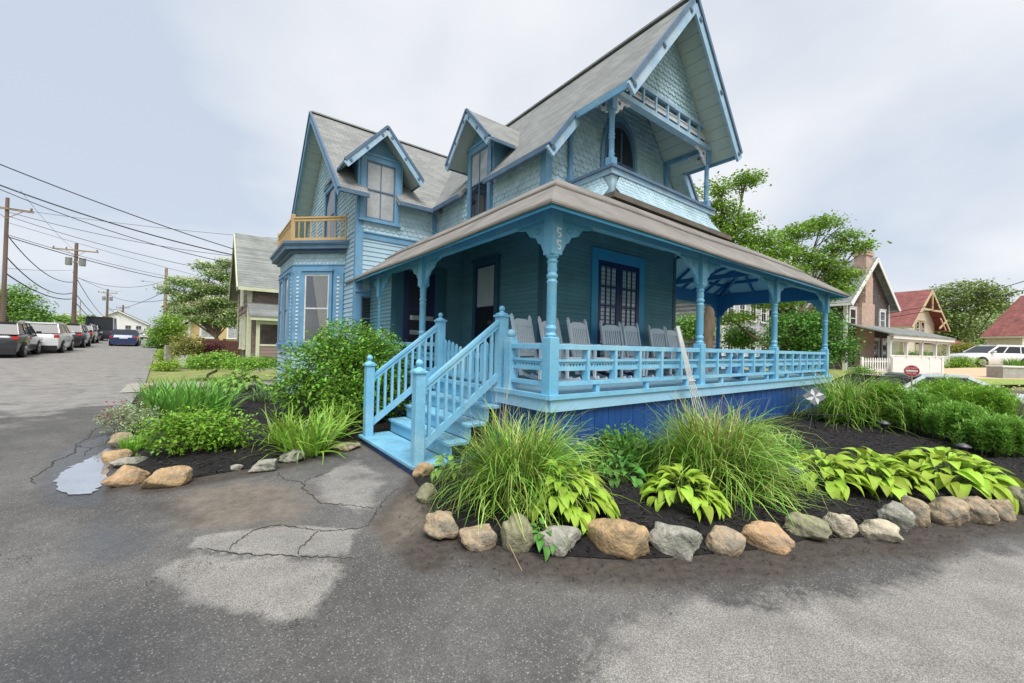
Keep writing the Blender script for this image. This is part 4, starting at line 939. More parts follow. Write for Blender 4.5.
cracks('street_cracks', [[(34, 484), (32, 478), (52, 465), (54, 461), (66, 457), (74, 453), (75, 445), (89, 438), (92, 431), (98, 428), (108, 421)], [(83, 456), (92, 448), (106, 444), (112, 430)], [(75, 445), (83, 447), (92, 448)], [(89, 438), (98, 437), (106, 434)]], .008)
sheet('puddle', wob(GP([(55, 480), (62, 473), (77, 464), (98, 455), (106, 448), (112, 450), (109, 466), (104, 482), (92, 494), (72, 495), (58, 490)]), .018, 7), .3, M['water'], .006)
sheet('gravel_drive', [G(868, 378), G(1024, 392), G(1150, 400), G(1150, 368), G(1024, 366), G(870, 371)], 2., M['gravel'], .02)
def hbed(x, y):
    P2 = np.array([[x, y]]); z = float(gz(x, y))
    if pip(P2, bed_r)[0]: z += .008+float(mr_(P2)[0])
    elif pip(P2, bed_l)[0]: z += .008+float(ml_(P2)[0])
    return z
# loose mulch chips
def chips():
    V = []; F = []; M_ = []
    P_ = []
    for poly, n in ((bed_r, 9000), (bed_l, 5000)):
        a = np.array(poly); lo, hi = a.min(0), np.minimum(a.max(0), (6.5, 8))
        q = rng.uniform(lo, hi, (n*3, 2)); q = q[pip(q, poly)][:n]; P_.append(q)
    q = np.vstack(P_); extra = rng.normal(0, .22, (1300, 2))+np.array([rl[i] for i in rng.integers(0, 17, 1300)]); extra = extra[~pip(extra, bed_r)]
    e2 = np.vstack([rng.normal(0, .09, (32, 2))+np.array(G(*c)) for c in ((340, 572), (288, 628), (200, 566), (168, 578), (18, 560))]); q = np.vstack([q, extra, e2])
    n = len(q); z = gz(q[:, 0], q[:, 1])+.012
    i1 = pip(q, bed_r); z[i1] += mr_(q[i1])+.008; i2 = pip(q, bed_l); z[i2] += ml_(q[i2])+.008
    T = np.array([[-1, -.3, 0], [1, -.25, 0], [1, .3, .0], [-1, .25, 0], [-.9, 0, .5], [.9, 0, .5]]); FT = np.array([[0, 1, 5, 4], [3, 4, 5, 2]])
    L_ = rng.uniform(.007, .018, n); L_[-160:] *= .7; L_[14000:] *= .75; L_[:14000] *= 1.9; a = rng.uniform(0, 2*PI, n); tl = rng.uniform(-.5, .5, n)
    X_ = T[None, :, 0]*L_[:, None]; Y_ = T[None, :, 1]*L_[:, None]*.8; Zz = T[None, :, 2]*L_[:, None]*.5+X_*np.sin(tl)[:, None]
    ca, sa = np.cos(a)[:, None], np.sin(a)[:, None]
    V = np.stack([q[:, :1]+X_*ca-Y_*sa, q[:, 1:]+X_*sa+Y_*ca, z[:, None]+Zz], -1).reshape(-1, 3); F = (FT[None]+6*np.arange(n)[:, None, None]).reshape(-1, 4)
    o = npmesh('mulch_chips', V, F, mat('mulch chip', (.019, .015, .0145), .75, .4, 30, island=.65)); o['kind'] = 'stuff'
chips()

# =================================================================== PLANTS
def rotmat(az, pit, roll=None):                      # leaf x = length direction, rotated up by pit then about z by az
    ca, sa, cp, sp = np.cos(az), np.sin(az), np.cos(pit), np.sin(pit); cr_, sr = (np.cos(roll), np.sin(roll)) if roll is not None else (np.ones_like(az), np.zeros_like(az))
    X_ = np.stack([cp*ca, cp*sa, sp], -1); Y0 = np.stack([-sa, ca, 0*ca], -1); Z0_ = np.stack([-sp*ca, -sp*sa, cp], -1)
    Y_ = Y0*cr_[:, None]+Z0_*sr[:, None]; Zr = Z0_*cr_[:, None]-Y0*sr[:, None]
    return np.stack([X_, Y_, Zr], -1)               # columns
def scatter(name, TV, TF, pos, R_, sc, mat_, parent=None, smooth=False):
    TV = np.asarray(TV, float); TF = np.asarray(TF); n = len(pos)
    V = np.einsum('nij,kj->nki', R_, TV)*np.asarray(sc).reshape(n, 1, -1)+np.asarray(pos)[:, None, :]
    F = (TF[None]+len(TV)*np.arange(n)[:, None, None]).reshape(-1, TF.shape[1])
    return npmesh(name, V.reshape(-1, 3), F, mat_, parent, smooth)
LEAF_V = [(0, 0, 0), (.35, .22, .05), (.35, 0, -.02), (.35, -.22, .05), (.75, .17, .0), (.75, 0, -.06), (.75, -.17, .0), (1, 0, -.12)]
LEAF_F = [(0, 2, 1, 1), (0, 3, 2, 2), (1, 2, 5, 4), (2, 3, 6, 5), (4, 5, 7, 7), (5, 6, 7, 7)]
# quads only (two-quad folded leaf) for the small ones
LQ_V = [(0, 0, 0), (.5, .24, .06), (1, 0, -.08), (.5, -.24, .06), (.5, 0, -.02)]
LQ_F = [(0, 4, 2, 1), (0, 3, 2, 4)]
LEAFM = {}
def leafm(nm, c, tr=.22, isl=.3, rough=.5, var=.15):
    if nm not in LEAFM: LEAFM[nm] = mat('leaf '+nm, c, rough, var, 1.5, island=isl, trans=tr, spec=.35)
    return LEAFM[nm]
M['bark'] = mat('bark', srgb(112, 98, 84), .9, .25, 8, bump=.8, bscale=20, stretch=(1, 1, .3)); M['stem'] = mat('green stem', srgb(96, 120, 60), .7, .2, 8); M['twig'] = mat('brown twig', srgb(92, 76, 58), .85, .2, 10)
def blades(name, n, rad, ln, lv, wd, spread, droop, mat_, parent, seg=5, bunch=0, up=.0, seed=0):
    """grass or strap leaves fountaining out of a clump at the origin of 'parent'"""
    r = np.random.default_rng(seed+n); az = r.uniform(0, 2*PI, n); b = np.sqrt(r.uniform(0, 1, n))*rad
    ba = az+r.normal(0, .5, n); bx = b*np.cos(ba); by = b*np.sin(ba); L_ = ln*(1+lv*r.uniform(-1, .6, n)); th = np.clip(np.abs(r.normal(spread*.55, spread*.45, n)), 0.02, 1.35); dr = droop*r.uniform(.4, 1.4, n)
    V = np.zeros((n, seg+1, 2, 3)); x = bx.copy(); y = by.copy(); z = np.zeros(n)-.02; ds = L_/seg
    tw = r.uniform(-.9, .9, n); drift = r.normal(0, .16, n); kk_ = r.integers(0, 6, n); bx = bx+rad*.55*np.cos(kk_*1.05+seed); by = by+rad*.55*np.sin(kk_*1.9+seed); th = np.clip(th+.12*np.sin(kk_*2.4), .02, 1.4); x0_ = 0
    for k in range(seg+1):
        t = k/seg; a = th+dr*t*t*1.6; w_ = wd*(1-t**2.2)*(.75+.5*np.sin(PI*min(t+.25, 1)))*.5+.0006
        sx, sy = -np.sin(az+tw)*w_, np.cos(az+tw)*w_
        V[:, k, 0] = np.stack([x-sx, y-sy, z], -1); V[:, k, 1] = np.stack([x+sx, y+sy, z+w_*.4], -1)
        if k < seg: az = az+drift; x = x+np.sin(a)*np.cos(az)*ds; y = y+np.sin(a)*np.sin(az)*ds; z = np.maximum(z+np.cos(a)*ds, .01)
    F1 = np.array([[2*k, 2*k+1, 2*k+3, 2*k+2] for k in range(seg)]); F = (F1[None]+2*(seg+1)*np.arange(n)[:, None, None]).reshape(-1, 4)
    return npmesh(name, V.reshape(-1, 3), F, mat_, parent, True)
def plant(nm, u, v, label, cat, group=None, xy=None):
    x, y = xy if xy else G(u, v, .1)
    return thing(nm, (x, y, hbed(x, y)), rnd.uniform(0, 6), label, cat, group)
# --- ornamental grasses
gm = leafm('grass green', srgb(118, 158, 56), .25, .5); gm2 = leafm('grass pale', srgb(172, 196, 100), .25, .35); gtan = leafm('grass tan', srgb(190, 168, 118), .15, .2)
def big_grass(u, v, h, w_, n, label, tan=60, dens=1., seed=1, xy=None):
    t = plant('ornamental_grass', u, v, label, 'grass clump', 'fountain grasses in the beds', xy)
    blades('blades', int(n), w_*.34, h*1.22, .5, .013, .95, 1.45, gm, t, 7, seed=seed); blades('pale_blades', int(n*.6), w_*.30, h*1.35, .45, .013, 1.0, 1.7, gm2, t, 7, seed=seed+5)
    if tan: blades('seed_stalks', tan, w_*.22, h*1.35, .2, .009, .55, .35, gtan, t, 5, seed=seed+9)
    return t
big_grass(520, 497, .70, .66, 1300, 'large bright green fountain grass beside the blue stair rail', 36, seed=3)
big_grass(714, 484, .74, .82, 1400, 'large fountain grass with tan seed stalks in front of the porch railing', 130, seed=4)
big_grass(850, 424, .98, .8, 900, 'tall green grass clump by the right end of the porch', 10, seed=6)
tn = thing('dried_reed', (*G(490, 470, .1), hbed(*G(490, 470, .1))), 0, 'few tall dry tan reeds standing before the porch corner', 'reeds')
blades('reed_stems', 16, .28, 1.35, .2, .008, .12, .12, gtan, tn, 5, seed=77)
V = []
for k in range(7): pass
# --- hostas
def hosta_leaf():
    V = []; F = []; nl, nw = 8, 5
    for i in range(nl):
        t = i/(nl-1); wd = .5*math.sin(PI*min(1, t**.72*1.0))**.75*(1-.15*t) if 0 < t < 1 else .012
        for j in range(nw):
            s = (j/(nw-1)-.5)*2; V.append((t, s*wd*.62, .12*abs(s)*wd+.18*math.sin(PI*t*.9)-.34*t*t+.015*math.cos(j*PI)))
    for i in range(nl-1):
        for j in range(nw-1): F.append((i*nw+j, (i+1)*nw+j, (i+1)*nw+j+1, i*nw+j+1))
    return V, F
HV, HF = hosta_leaf()
def hosta(u, v, rx, h, n, label, m, size=.2, xy=None, seed=0):
    t = plant('hosta', u, v, label, 'hosta', 'hostas along the beds', xy); r = np.random.default_rng(seed+5)
    n = int(n*2.3); size = size*.80
    az = np.arange(n)*2.39996+r.normal(0, .35, n); q = np.sqrt((np.arange(n)+.6)/n); rad = q*rx*.72; z = h*(1.05-.80*q**1.7)*r.uniform(.8, 1.12, n)
    pos = np.stack([rad*np.cos(az), rad*np.sin(az), z], -1); pit = .75-1.25*q+r.normal(0, .16, n)
    scatter('leaves', HV, HF, pos, rotmat(az+r.normal(0, .3, n), pit, r.normal(0, .25, n)), size*r.uniform(.7, 1.15, n)*(.72+.38*q), m, t, True)
    mb = MB()
    for k in range(0, n, 2): p = pos[k]; mb.tube([(p[0]*.12, p[1]*.12, -.03), (p[0]*.6, p[1]*.6, p[2]*.75), tuple(p)], [.005, .004, .003], 4)
    mb.build('leaf_stalks', M['stem'], t); return t
hy = leafm('hosta chartreuse', srgb(166, 194, 70), .3, .22, .58, .15); hg = leafm('hosta green', srgb(140, 180, 84), .25, .16, .45, .1)
hosta(566, 512, .42, .36, 46, 'chartreuse hosta drooping at the foot of the big fountain grass', hy, .22, seed=1)
hosta(682, 505, .40, .26, 40, 'chartreuse hosta on mulch between the two big fountain grasses', hy, .22, seed=2)
hosta(822, 487, .44, .27, 44, 'chartreuse hosta just right of the second fountain grass', hy, .24, seed=3)
hosta(872, 485, .52, .26, 50, 'broad chartreuse hosta, middle one of the three on the right', hy, .25, seed=4)
hosta(945, 484, .62, .30, 60, 'widest chartreuse hosta, rightmost by the rock edging', hy, .28, seed=5)
hosta(447, 478, .16, .22, 9, 'few broad hosta leaves beside the lowest stair post', hg, .16, seed=6)
hosta(240, 392, .62, .5, 44, 'blue green hosta behind the iris leaves', hg, .3, seed=7)
hosta(620, 484, .26, .25, 22, 'small dark green hosta between the fountain grasses', leafm('hosta dark', srgb(88, 140, 60), .2, .2), .16, seed=8)
hosta(545, 535, .2, .12, 16, 'low dark green leaves under the chartreuse hosta', leafm('hosta dark', srgb(88, 140, 60), .2, .2), .12, seed=9)
# --- strap-leaved clumps
def strap(nm, u, v, h, rad, n, wd, sp, dr, m, label, cat, seed=0, dz=0, xy=None):
    t = plant(nm, u, v, label, cat, None, xy); blades('leaves', n, rad, h, .3, wd, sp, dr, m, t, 7, seed=seed); return t
iris_m = leafm('iris', srgb(120, 170, 76), .25, .25); day_m = leafm('daylily', srgb(146, 184, 74), .25, .25)
strap('iris_clump', 190, 416, .70, .62, 460, .038, .75, .55, iris_m, 'tall clump of upright iris leaves in the left bed', 'iris', 1)
strap('iris_clump', 172, 402, .60, .4, 180, .036, .7, .5, iris_m, 'smaller iris clump at the street side of the bed', 'iris', 5)
strap('daylily', 306, 447, .74, .24, 190, .026, .95, 1.15, day_m, 'arching daylily with yellow green leaves left of the stairs', 'daylily', 2)
strap('daylily', 283, 444, .66, .12, 70, .026, .95, 1.1, day_m, 'daylily leaves spilling toward the low shrub', 'daylily', 12)
strap('daylily', 333, 436, .66, .12, 80, .026, .8, 1.0, day_m, 'daylily beside the leafy shrub and stair post', 'daylily', 13)
strap('daylily', 268, 402, .52, .3, 160, .02, .9, 1.0, leafm('daylily dull', srgb(112, 140, 92), .2, .25), 'small grey green daylily beyond the mulch gap', 'daylily', 3)
strap('daylily', 222, 384, .55, .3, 160, .02, .9, 1.0, day_m, 'daylily next to the pale walkway', 'daylily', 4)
strap('grass_tuft', 134, 446, .26, .12, 130, .012, .6, .5, leafm('tuft', srgb(130, 182, 60), .25, .25), 'short green grass tuft at the rock edge by the puddle', 'grass tuft', 6)
strap('spear_leaves', 640, 470, .46, .22, 120, .05, .55, .5, leafm('spear', srgb(96, 146, 62), .2, .3), 'upright broad green leaves between the two big fountain grasses', 'perennial', 21)
strap('spear_leaves', 605, 462, .5, .2, 90, .045, .6, .6, leafm('spear', srgb(96, 146, 62), .2, .3), 'green leaves against the dark blue skirt boards', 'perennial', 22)
strap('spear_leaves', 780, 455, .42, .25, 110, .03, .7, .7, iris_m, 'narrow leaves right of the second fountain grass', 'perennial', 23)
# --- leafy shrubs
def blobs(cs, n, r, inner=.35):
    """n random points in the given ellipsoids (cx, cy, cz, rx, ry, rz), denser towards the surface"""
    cs = np.array(cs, float); w_ = cs[:, 3]*cs[:, 4]*cs[:, 5]; w_ = w_**.66; k = r.choice(len(cs), n, p=w_/w_.sum()); d = r.normal(size=(n, 3)); d /= np.linalg.norm(d, axis=1)[:, None]
    q = (inner+(1-inner)*r.uniform(0, 1, n)**.6)[:, None]; return cs[k, :3]+d*q*cs[k, 3:], d
def shrub(nm, cs, n, size, m, label, cat, u=0, v=0, xy=None, group=None, stems=14, tip=None, seed=1, leafname='foliage', tv=None, tf=None):
    t = plant(nm, u, v, label, cat, group, xy); r = np.random.default_rng(seed); cs = np.array(cs, float)
    # twig clusters: leaves sit in sprays round twig ends
    nt_ = max(1, n//9); pc, dc = blobs(cs, nt_, r); pc[:, 2] = np.maximum(pc[:, 2], .03)
    pos = np.repeat(pc, 9, 0)+r.normal(0, size*.9, (nt_*9, 3)); pos[:, 2] = np.maximum(pos[:, 2], .01); d = np.repeat(dc, 9, 0)
    az = np.arctan2(d[:, 1], d[:, 0])+r.normal(0, .9, len(pos)); pit = d[:, 2]*.5+r.normal(-.1, .45, len(pos))
    scatter(leafname, tv or LQ_V, tf or LQ_F, pos, rotmat(az, pit, r.normal(0, .5, len(pos))), size*r.uniform(.7, 1.35, len(pos)), m, t)
    if tip:
        k = r.random(nt_) < .22; p2 = np.repeat(pc[k], 4, 0)+np.array([0, 0, size])+r.normal(0, size*.5, (k.sum()*4, 3)); az = r.uniform(0, 6.28, len(p2))
        scatter('young_leaves', LQ_V, LQ_F, p2, rotmat(az, r.normal(.6, .4, len(p2))), size*r.uniform(.5, .9, len(p2)), tip, t)
    mb = MB()
    for i in range(stems):
        e_ = pc[r.integers(nt_)]; mb.tube([(e_[0]*.12, e_[1]*.12, -.03), (e_[0]*.5+r.normal(0, .03), e_[1]*.5, e_[2]*.5), tuple(e_)], [.012, .008, .004], 5)
    mb.build('stems', M['twig'], t); t.rotation_euler = (0, 0, 0); return t
sm = leafm('shrub green', srgb(122, 166, 60), .22, .4); st_ = leafm('shrub tips', srgb(164, 196, 92), .3, .25)
shrub('leafy_shrub', [(0, 0, .8, .8, .65, .72), (-.5, .55, .85, .7, .6, .68), (.35, -.25, .95, .45, .6, .72), (-.1, .3, 1.3, .6, .6, .55), (-.8, .7, .5, .5, .5, .45), (.45, -.3, .5, .4, .5, .5), (-.2, -.45, .42, .6, .4, .4)], 21000, .075, sm, 'big rounded leafy green shrub left of the porch stairs', 'shrub', xy=(-.98, 4.25), stems=30, tip=st_, seed=2)
shrub('leafy_shrub', [(0, 0, .22, .46, .36, .24), (-.28, .1, .25, .3, .3, .24), (.32, -.05, .22, .34, .3, .22), (0, .25, .3, .4, .3, .2)], 3600, .06, leafm('shrub light', srgb(124, 166, 54), .25, .3), 'low light green shrub at the front tip of the left bed', 'shrub', 195, 452, tip=st_, seed=3)
shrub('dianthus', [(0, 0, .2, .32, .3, .22), (-.2, .12, .2, .25, .25, .2), (.12, -.12, .14, .25, .2, .16)], 3600, .035, leafm('silver leaf', srgb(162, 178, 138), .15, .2), 'silvery mound of pinks with magenta flowers by the street', 'dianthus', 134, 428, tip=leafm('reddish leaf', srgb(150, 104, 86), .2, .2), seed=4)
pk = bpy.data.objects[[o.name for o in C.objects if o.name.startswith('dianthus')][0]]
mbp = MB(); pkm = mat('magenta petals', srgb(178, 40, 96), .6, .2, 20, island=.3)
for k in range(26):
    a = rnd.uniform(1.2, 4.2); r0 = rnd.uniform(.15, .48); x, y, z = r0*math.cos(a), r0*math.sin(a)+.15, rnd.uniform(.22, .46)
    mbp.lathe([(.001, -.006), (.013, 0), (.017, .006), (.004, .012)], (x, y, z), 7); mbp.tube([(x*.4, y*.4, .1), (x, y, z)], .0018, 3)
mbp.build('flowers', pkm, pk)
shrub('leafy_perennial', [(0, 0, .24, .32, .25, .28), (.34, .05, .22, .28, .2, .24), (-.32, .05, .24, .26, .2, .24)], 2600, .055, leafm('filler', srgb(98, 144, 60), .2, .35), 'leafy green plants filling the gap between the two fountain grasses', 'perennial', 622, 464, seed=44)
# feathery perennials on the right
fm = leafm('feathery', srgb(132, 178, 76), .3, .3)
def feathery(u, v, cs, n, label, seed, m=fm, size=.05):
    return shrub('feathery_perennial', cs, n, size, m, label, 'perennial', u, v, group='feathery green perennials on the right', seed=seed, stems=22, tv=[(0, 0, 0), (.5, .07, .03), (1, 0, 0), (.5, -.07, .03)], tf=[(0, 3, 2, 1)])
def col_mass(u, v, w_, h, n, label, seed, m=fm):      # many upright stems with narrow leaves
    t = plant('feathery_perennial', u, v, label, 'perennial', 'feathery green perennials on the right'); r = np.random.default_rng(seed); ns = n//46
    bx, by = r.normal(0, w_*.42, ns), r.normal(0, w_*.36, ns); hh = h*r.uniform(.75, 1.08, ns)*(1-.25*(bx*bx+by*by)/(w_*w_)); P_ = []; A_ = []; T_ = []
    for i in range(ns):
        k = 46; tt = r.uniform(.12, 1, k)**.8; lx = bx[i]*.12*tt; a = r.uniform(0, 2*PI, k); P_.append(np.stack([bx[i]+lx+r.normal(0, .012, k), by[i]+r.normal(0, .012, k), hh[i]*tt], -1)); A_.append(a); T_.append(r.uniform(.1, 1.0, k))
    scatter('leaves', [(0, 0, 0), (.5, .08, .03), (1, 0, -.05), (.5, -.08, .03)], [(0, 3, 2, 1)], np.vstack(P_), rotmat(np.concatenate(A_), np.concatenate(T_)), .085*r.uniform(.7, 1.3, ns*46), m, t)
    mb = MB()
    for i in range(0, ns, 2): mb.tube([(bx[i]*.9, by[i]*.9, -.02), (bx[i], by[i], hh[i]*.9)], [.004, .002], 3)
    mb.build('stems', M['stem'], t); return t
fm2 = leafm('feathery bright', srgb(140, 184, 64), .3, .3)
col_mass(889, 428, .42, .82, 10000, 'bright feathery perennial nearest the tall grass clump', 2, fm2)
col_mass(922, 434, .44, .72, 11000, 'middle feathery perennial behind the widest hosta', 3)
col_mass(960, 443, .40, .62, 11000, 'feathery perennial beside the path light at the right', 4)
col_mass(1003, 452, .42, .60, 11000, 'dark feathery perennial at the right edge of the photo', 5)
col_mass(945, 420, .6, .86, 9000, 'tall feathery perennial at the back of the right bed', 6, fm2)
col_mass(985, 428, .6, .80, 9000, 'feathery perennial under the seed heads at the back right', 7, fm2)
mdw = plant('wildflowers', 985, 412, 'pale wildflower heads and seed stalks at the back right of the bed', 'wildflowers'); mbp = MB()
r = np.random.default_rng(5)
blades('stalks', 260, 1.1, .75, .3, .006, .3, .2, leafm('seedstalk', srgb(164, 168, 110), .2, .25), mdw, 4, seed=8)
for k in range(70): x, y, z = r.normal(0, .9), r.normal(0, .5), r.uniform(.35, .68); mbp.lathe([(.001, -.01), (.022, 0), (.026, .008), (.006, .02)], (x, y, z), 6)
mbp.build('flowers', mat('cream petals', srgb(222, 212, 170), .7, .1, 10), mdw)
wf = plant('wildflowers', 868, 412, 'small white flowers beside the tall grass clump', 'wildflowers'); mbp = MB()
blades('stalks', 160, .35, .6, .3, .008, .5, .4, gm2, wf, 4, seed=18)
for k in range(50): x, y, z = r.normal(0, .25), r.normal(0, .25), r.uniform(.25, .62); mbp.lathe([(.001, -.01), (.02, 0), (.022, .008), (.006, .014)], (x, y, z), 6)
mbp.build('flowers', bpy.data.materials['cream petals'], wf)

# =================================================================== ROCKS
def rock(x, y, sx, sy, sz, az, m, label, group, seed, sink=.25, tiltx=0):
    import bmesh
    bm = bmesh.new(); bmesh.ops.create_icosphere(bm, subdivisions=4, radius=1.0); r = np.random.default_rng(seed); ph = r.uniform(0, 6.28, 12); fr = r.uniform(.8, 2.4, (4, 3)); pl = [(unit(r.normal(size=3)*[1, 1, .8]), r.uniform(.55, .88)) for _ in range(14)]
    for v in bm.verts:
        p = np.array(v.co)
        for nn, dd_ in pl:                            # broken facets
            k = p.dot(nn)
            if k > dd_: p = p-nn*(k-dd_)*.84
        s = 1+.05*math.sin(p@fr[0]*1.6+ph[0])+.045*math.sin(p@fr[1]*3.4+ph[1])+.02*math.sin(p@fr[2]*9+ph[2])+.012*math.sin(p@fr[3]*17+ph[3])
        v.co = Vector(p*s*np.array([sx, sy, sz]))
    me = bpy.data.meshes.new('border_rock'); bm.to_mesh(me); bm.free(); me.polygons.foreach_set('use_smooth', [True]*len(me.polygons)); me.materials.append(m)
    o = bpy.data.objects.new('border_rock', me); C.objects.link(o); o.location = (x, y, float(gz(x, y))+sz*(1-sink)-.01); o.rotation_euler = (tiltx, 0, az)
    return tag(o, label, 'rock', group)
def rockm(n, c1, c2): return mat(n, c1, .85, .34, 9, bump=1., bscale=32, dark=c2, darkf=.5)
RM = {'tan': rockm('tan granite', srgb(178, 158, 130), srgb(128, 122, 108)), 'grey': rockm('grey granite', srgb(168, 164, 152), srgb(122, 124, 112)), 'ochre': rockm('ochre granite', srgb(184, 156, 116), srgb(148, 130, 104)), 'orange': rockm('rust granite', srgb(188, 156, 118), srgb(156, 136, 112)), 'olive': rockm('lichen granite', srgb(150, 148, 118), srgb(120, 116, 96)), 'pale': rockm('pale granite', srgb(196, 186, 162), srgb(160, 152, 134))}
R_RIGHT = [  # centre u, v, width px, height px, kind, look
 (427, 494, 28, 24, 'olive', 'small round grey rock nearest the bottom stair post'), (422, 470, 22, 20, 'ochre', 'small ochre rock tucked behind the round grey rock at the stairs'),
 (441, 528, 44, 32, 'tan', 'wedge shaped tan rock, first of the front row'), (481, 540, 46, 28, 'tan', 'flat tan rock, second of the front row'), (518, 535, 38, 42, 'olive', 'upright olive grey rock in the front row'),
 (558, 541, 46, 38, 'grey', 'blocky grey tan rock left of the largest boulder'), (615, 540, 70, 50, 'ochre', 'largest rounded ochre boulder of the front row'), (677, 543, 60, 40, 'grey', 'layered grey rock right of the largest boulder'),
 (723, 541, 40, 34, 'tan', 'small pointed tan rock left of the orange one'), (767, 539, 48, 32, 'orange', 'bright orange rock of the front row'), (806, 529, 42, 30, 'olive', 'leaning olive rock right of the orange one'),
 (840, 525, 36, 32, 'pale', 'pale upright rock under the middle hosta'), (880, 531, 40, 25, 'pale', 'pale flat rock jutting out to the street'), (896, 519, 34, 28, 'grey', 'grey pointed rock behind the pale flat one'),
 (915, 512, 34, 32, 'tan', 'tan rounded rock below the widest hosta'), (947, 514, 42, 28, 'tan', 'broad tan rock below the tip of the widest hosta'), (977, 513, 34, 27, 'tan', 'squat tan rock, fourth from the right edge'),
 (1000, 511, 30, 22, 'tan', 'small tan rock, third from the right edge'), (1015, 502, 28, 26, 'olive', 'rounded olive rock, second from the right edge'), (1032, 505, 34, 28, 'grey', 'grey rock cut off by the right edge')]
def put_rock(k, u, v, wpx, hpx, kind, label, group):
    x, y = G(u, v+hpx*.42); d = (np.array([x, y])-CAMP[:2])@np.array([_X[2], _Y[2]]); s = d/406.6
    rx = wpx*s/2*(1.06 if k < 11 or k > 30 else .92); rzz = hpx*s/2*(.86 if k < 13 or k > 30 else 1.05); x2 = x+.5*rx*unit([x-CAMP[0], y-CAMP[1]])[0]; y2 = y+.5*rx*unit([x-CAMP[0], y-CAMP[1]])[1]
    az = math.atan2(y-CAMP[1], x-CAMP[0])-PI/2+rnd.uniform(-.25, .25)
    rock(x2, y2, rx, rx*.68, rzz*1.12, az, RM[kind], label, group, 100+k, .30)
for k, a in enumerate(R_RIGHT): put_rock(k, *a, 'rocks edging the right bed')
R_LEFT = [(127, 476, 40, 24, 'orange', 'orange rock at the left tip of the bed beside the puddle'), (166, 478, 42, 26, 'ochre', 'ochre rock, second along the left bed'), (118, 457, 30, 18, 'ochre', 'yellow rock behind the orange one at the street edge'),
 (132, 462, 34, 12, 'grey', 'thin flat pale slab behind the orange rock'), (122, 440, 22, 18, 'tan', 'small tan rock under the silvery mound'), (237, 467, 12, 10, 'grey', 'tiny grey stone on the mulch'), (265, 466, 30, 16, 'grey', 'grey flat stone between the shrub and the daylily'),
 (291, 457, 26, 14, 'grey', 'grey stone below the daylily'), (345, 447, 30, 10, 'tan', 'flat tan stone left of the bottom step'), (147, 388, 12, 10, 'tan', 'tan stone beside the street by the iris')]
for k, a in enumerate(R_LEFT): put_rock(40+k, *a, 'rocks edging the left bed')
# loose twig on the asphalt
mb = MB(); a = G(485, 500, .15); b = G(522, 572); mb.tube([(*a, float(gz(*a))+.17), ((a[0]+b[0])/2, (a[1]+b[1])/2, float(gz(*a))+.1), (*b, float(gz(*b))+.008)], [.003, .003, .002], 5); tag(mb.build('dry_stem', gtan), 'long dry tan stem lying over the rocks on to the asphalt', 'stem')

# =================================================================== TREES
LV2 = [(0, 0, 0), (.45, .3, .06), (1, 0, -.12), (.45, -.3, .06)]; LF2 = [(0, 3, 2, 1)]
def tree(nm, base, blobs_w, n, size, m, label, cat, trunk=.18, lean=(0, 0), group=None, bark='bark', seed=1, fork=.45, extra=None, flat=1.0, limbs=True):
    """blobs_w: crown clumps in world coordinates (x, y, z, rx, ry, rz)"""
    bx, by = base; bz = float(gz(bx, by)); t = thing(nm, (bx, by, bz), 0, label, cat, group); r = np.random.default_rng(seed)
    cs = np.array(blobs_w, float); cs[:, 0] -= bx; cs[:, 1] -= by; cs[:, 2] -= bz
    mb = MB(); top = cs[:, 2].max(); f0 = np.array([cs[:, 0].mean()*.35, cs[:, 1].mean()*.35, max(.3, cs[:, 2].min()*fork+.2)])
    mb.tube([(0, 0, -.2), f0*[.3, .3, .5], f0], [trunk*1.25, trunk, trunk*.85], 10); mb.build('trunk', M[bark], t)
    if limbs:
        mb = MB()
        for c in cs:
            mid = f0+(c[:3]-f0)*.5+np.array([r.normal(0, .12), r.normal(0, .12), -.1*abs(c[2]-f0[2])*.3])*np.linalg.norm(c[:3]-f0)*.3; k = trunk*.5
            mb.tube([f0, mid, c[:3]], [k, k*.55, k*.25], 6)
            for j in range(5):
                e_ = c[:3]+r.normal(0, .5, 3)*c[3:]; mb.tube([mid+(c[:3]-mid)*r.uniform(.2, .9), (mid+e_)/2+(c[:3]-mid)*.3, e_], [k*.28, k*.18, k*.08], 4)
        mb.build('limbs', M[bark], t)
    ns = max(1, n//14); w_ = (cs[:, 3]*cs[:, 4]*cs[:, 5])**.66; kk = r.choice(len(cs), ns, p=w_/w_.sum()); d = r.normal(size=(ns, 3)); d /= np.linalg.norm(d, axis=1)[:, None]
    pc = cs[kk, :3]+d*((.25+.75*r.uniform(0, 1, ns)**.5)*r.choice([1, 1, 1, 1.05], ns))[:, None]*cs[kk, 3:]
    pos = np.repeat(pc, 14, 0)+r.normal(0, 1, (ns*14, 3))*np.array([size*1.5, size*1.5, size*.7*flat]); dd_ = np.repeat(d, 14, 0)
    az = np.arctan2(dd_[:, 1], dd_[:, 0])+r.normal(0, 1.1, len(pos)); pit = r.normal(-.1, .45, len(pos))
    scatter('crown', LV2, LF2, pos, rotmat(az, pit, r.normal(0, .5, len(pos))), size*r.uniform(.7, 1.35, len(pos)), m, t)
    if extra:
        k = r.random(ns) < extra[1]; p2 = np.repeat(pc[k], 9, 0)+r.normal(0, 1, (k.sum()*9, 3))*[size*1.5, size*1.5, size*.25]+[0, 0, size*1.1]; az = r.uniform(0, 6.28, len(p2))
        scatter('blossom', LV2, LF2, p2, rotmat(az, r.normal(.1, .5, len(p2))), size*r.uniform(.6, 1.05, len(p2)), extra[0], t)
    return t
def pb(u, v, ru, rv, d, dz=1.0):                      # crown clump at a place of the photo and a depth in metres
    p = at(u, v, d); s = d/406.6; return (p[0], p[1], p[2], ru*s*dz, ru*s*dz, rv*s)
def gd(u, d): x, y, z = GD(u, d); return (x, y)
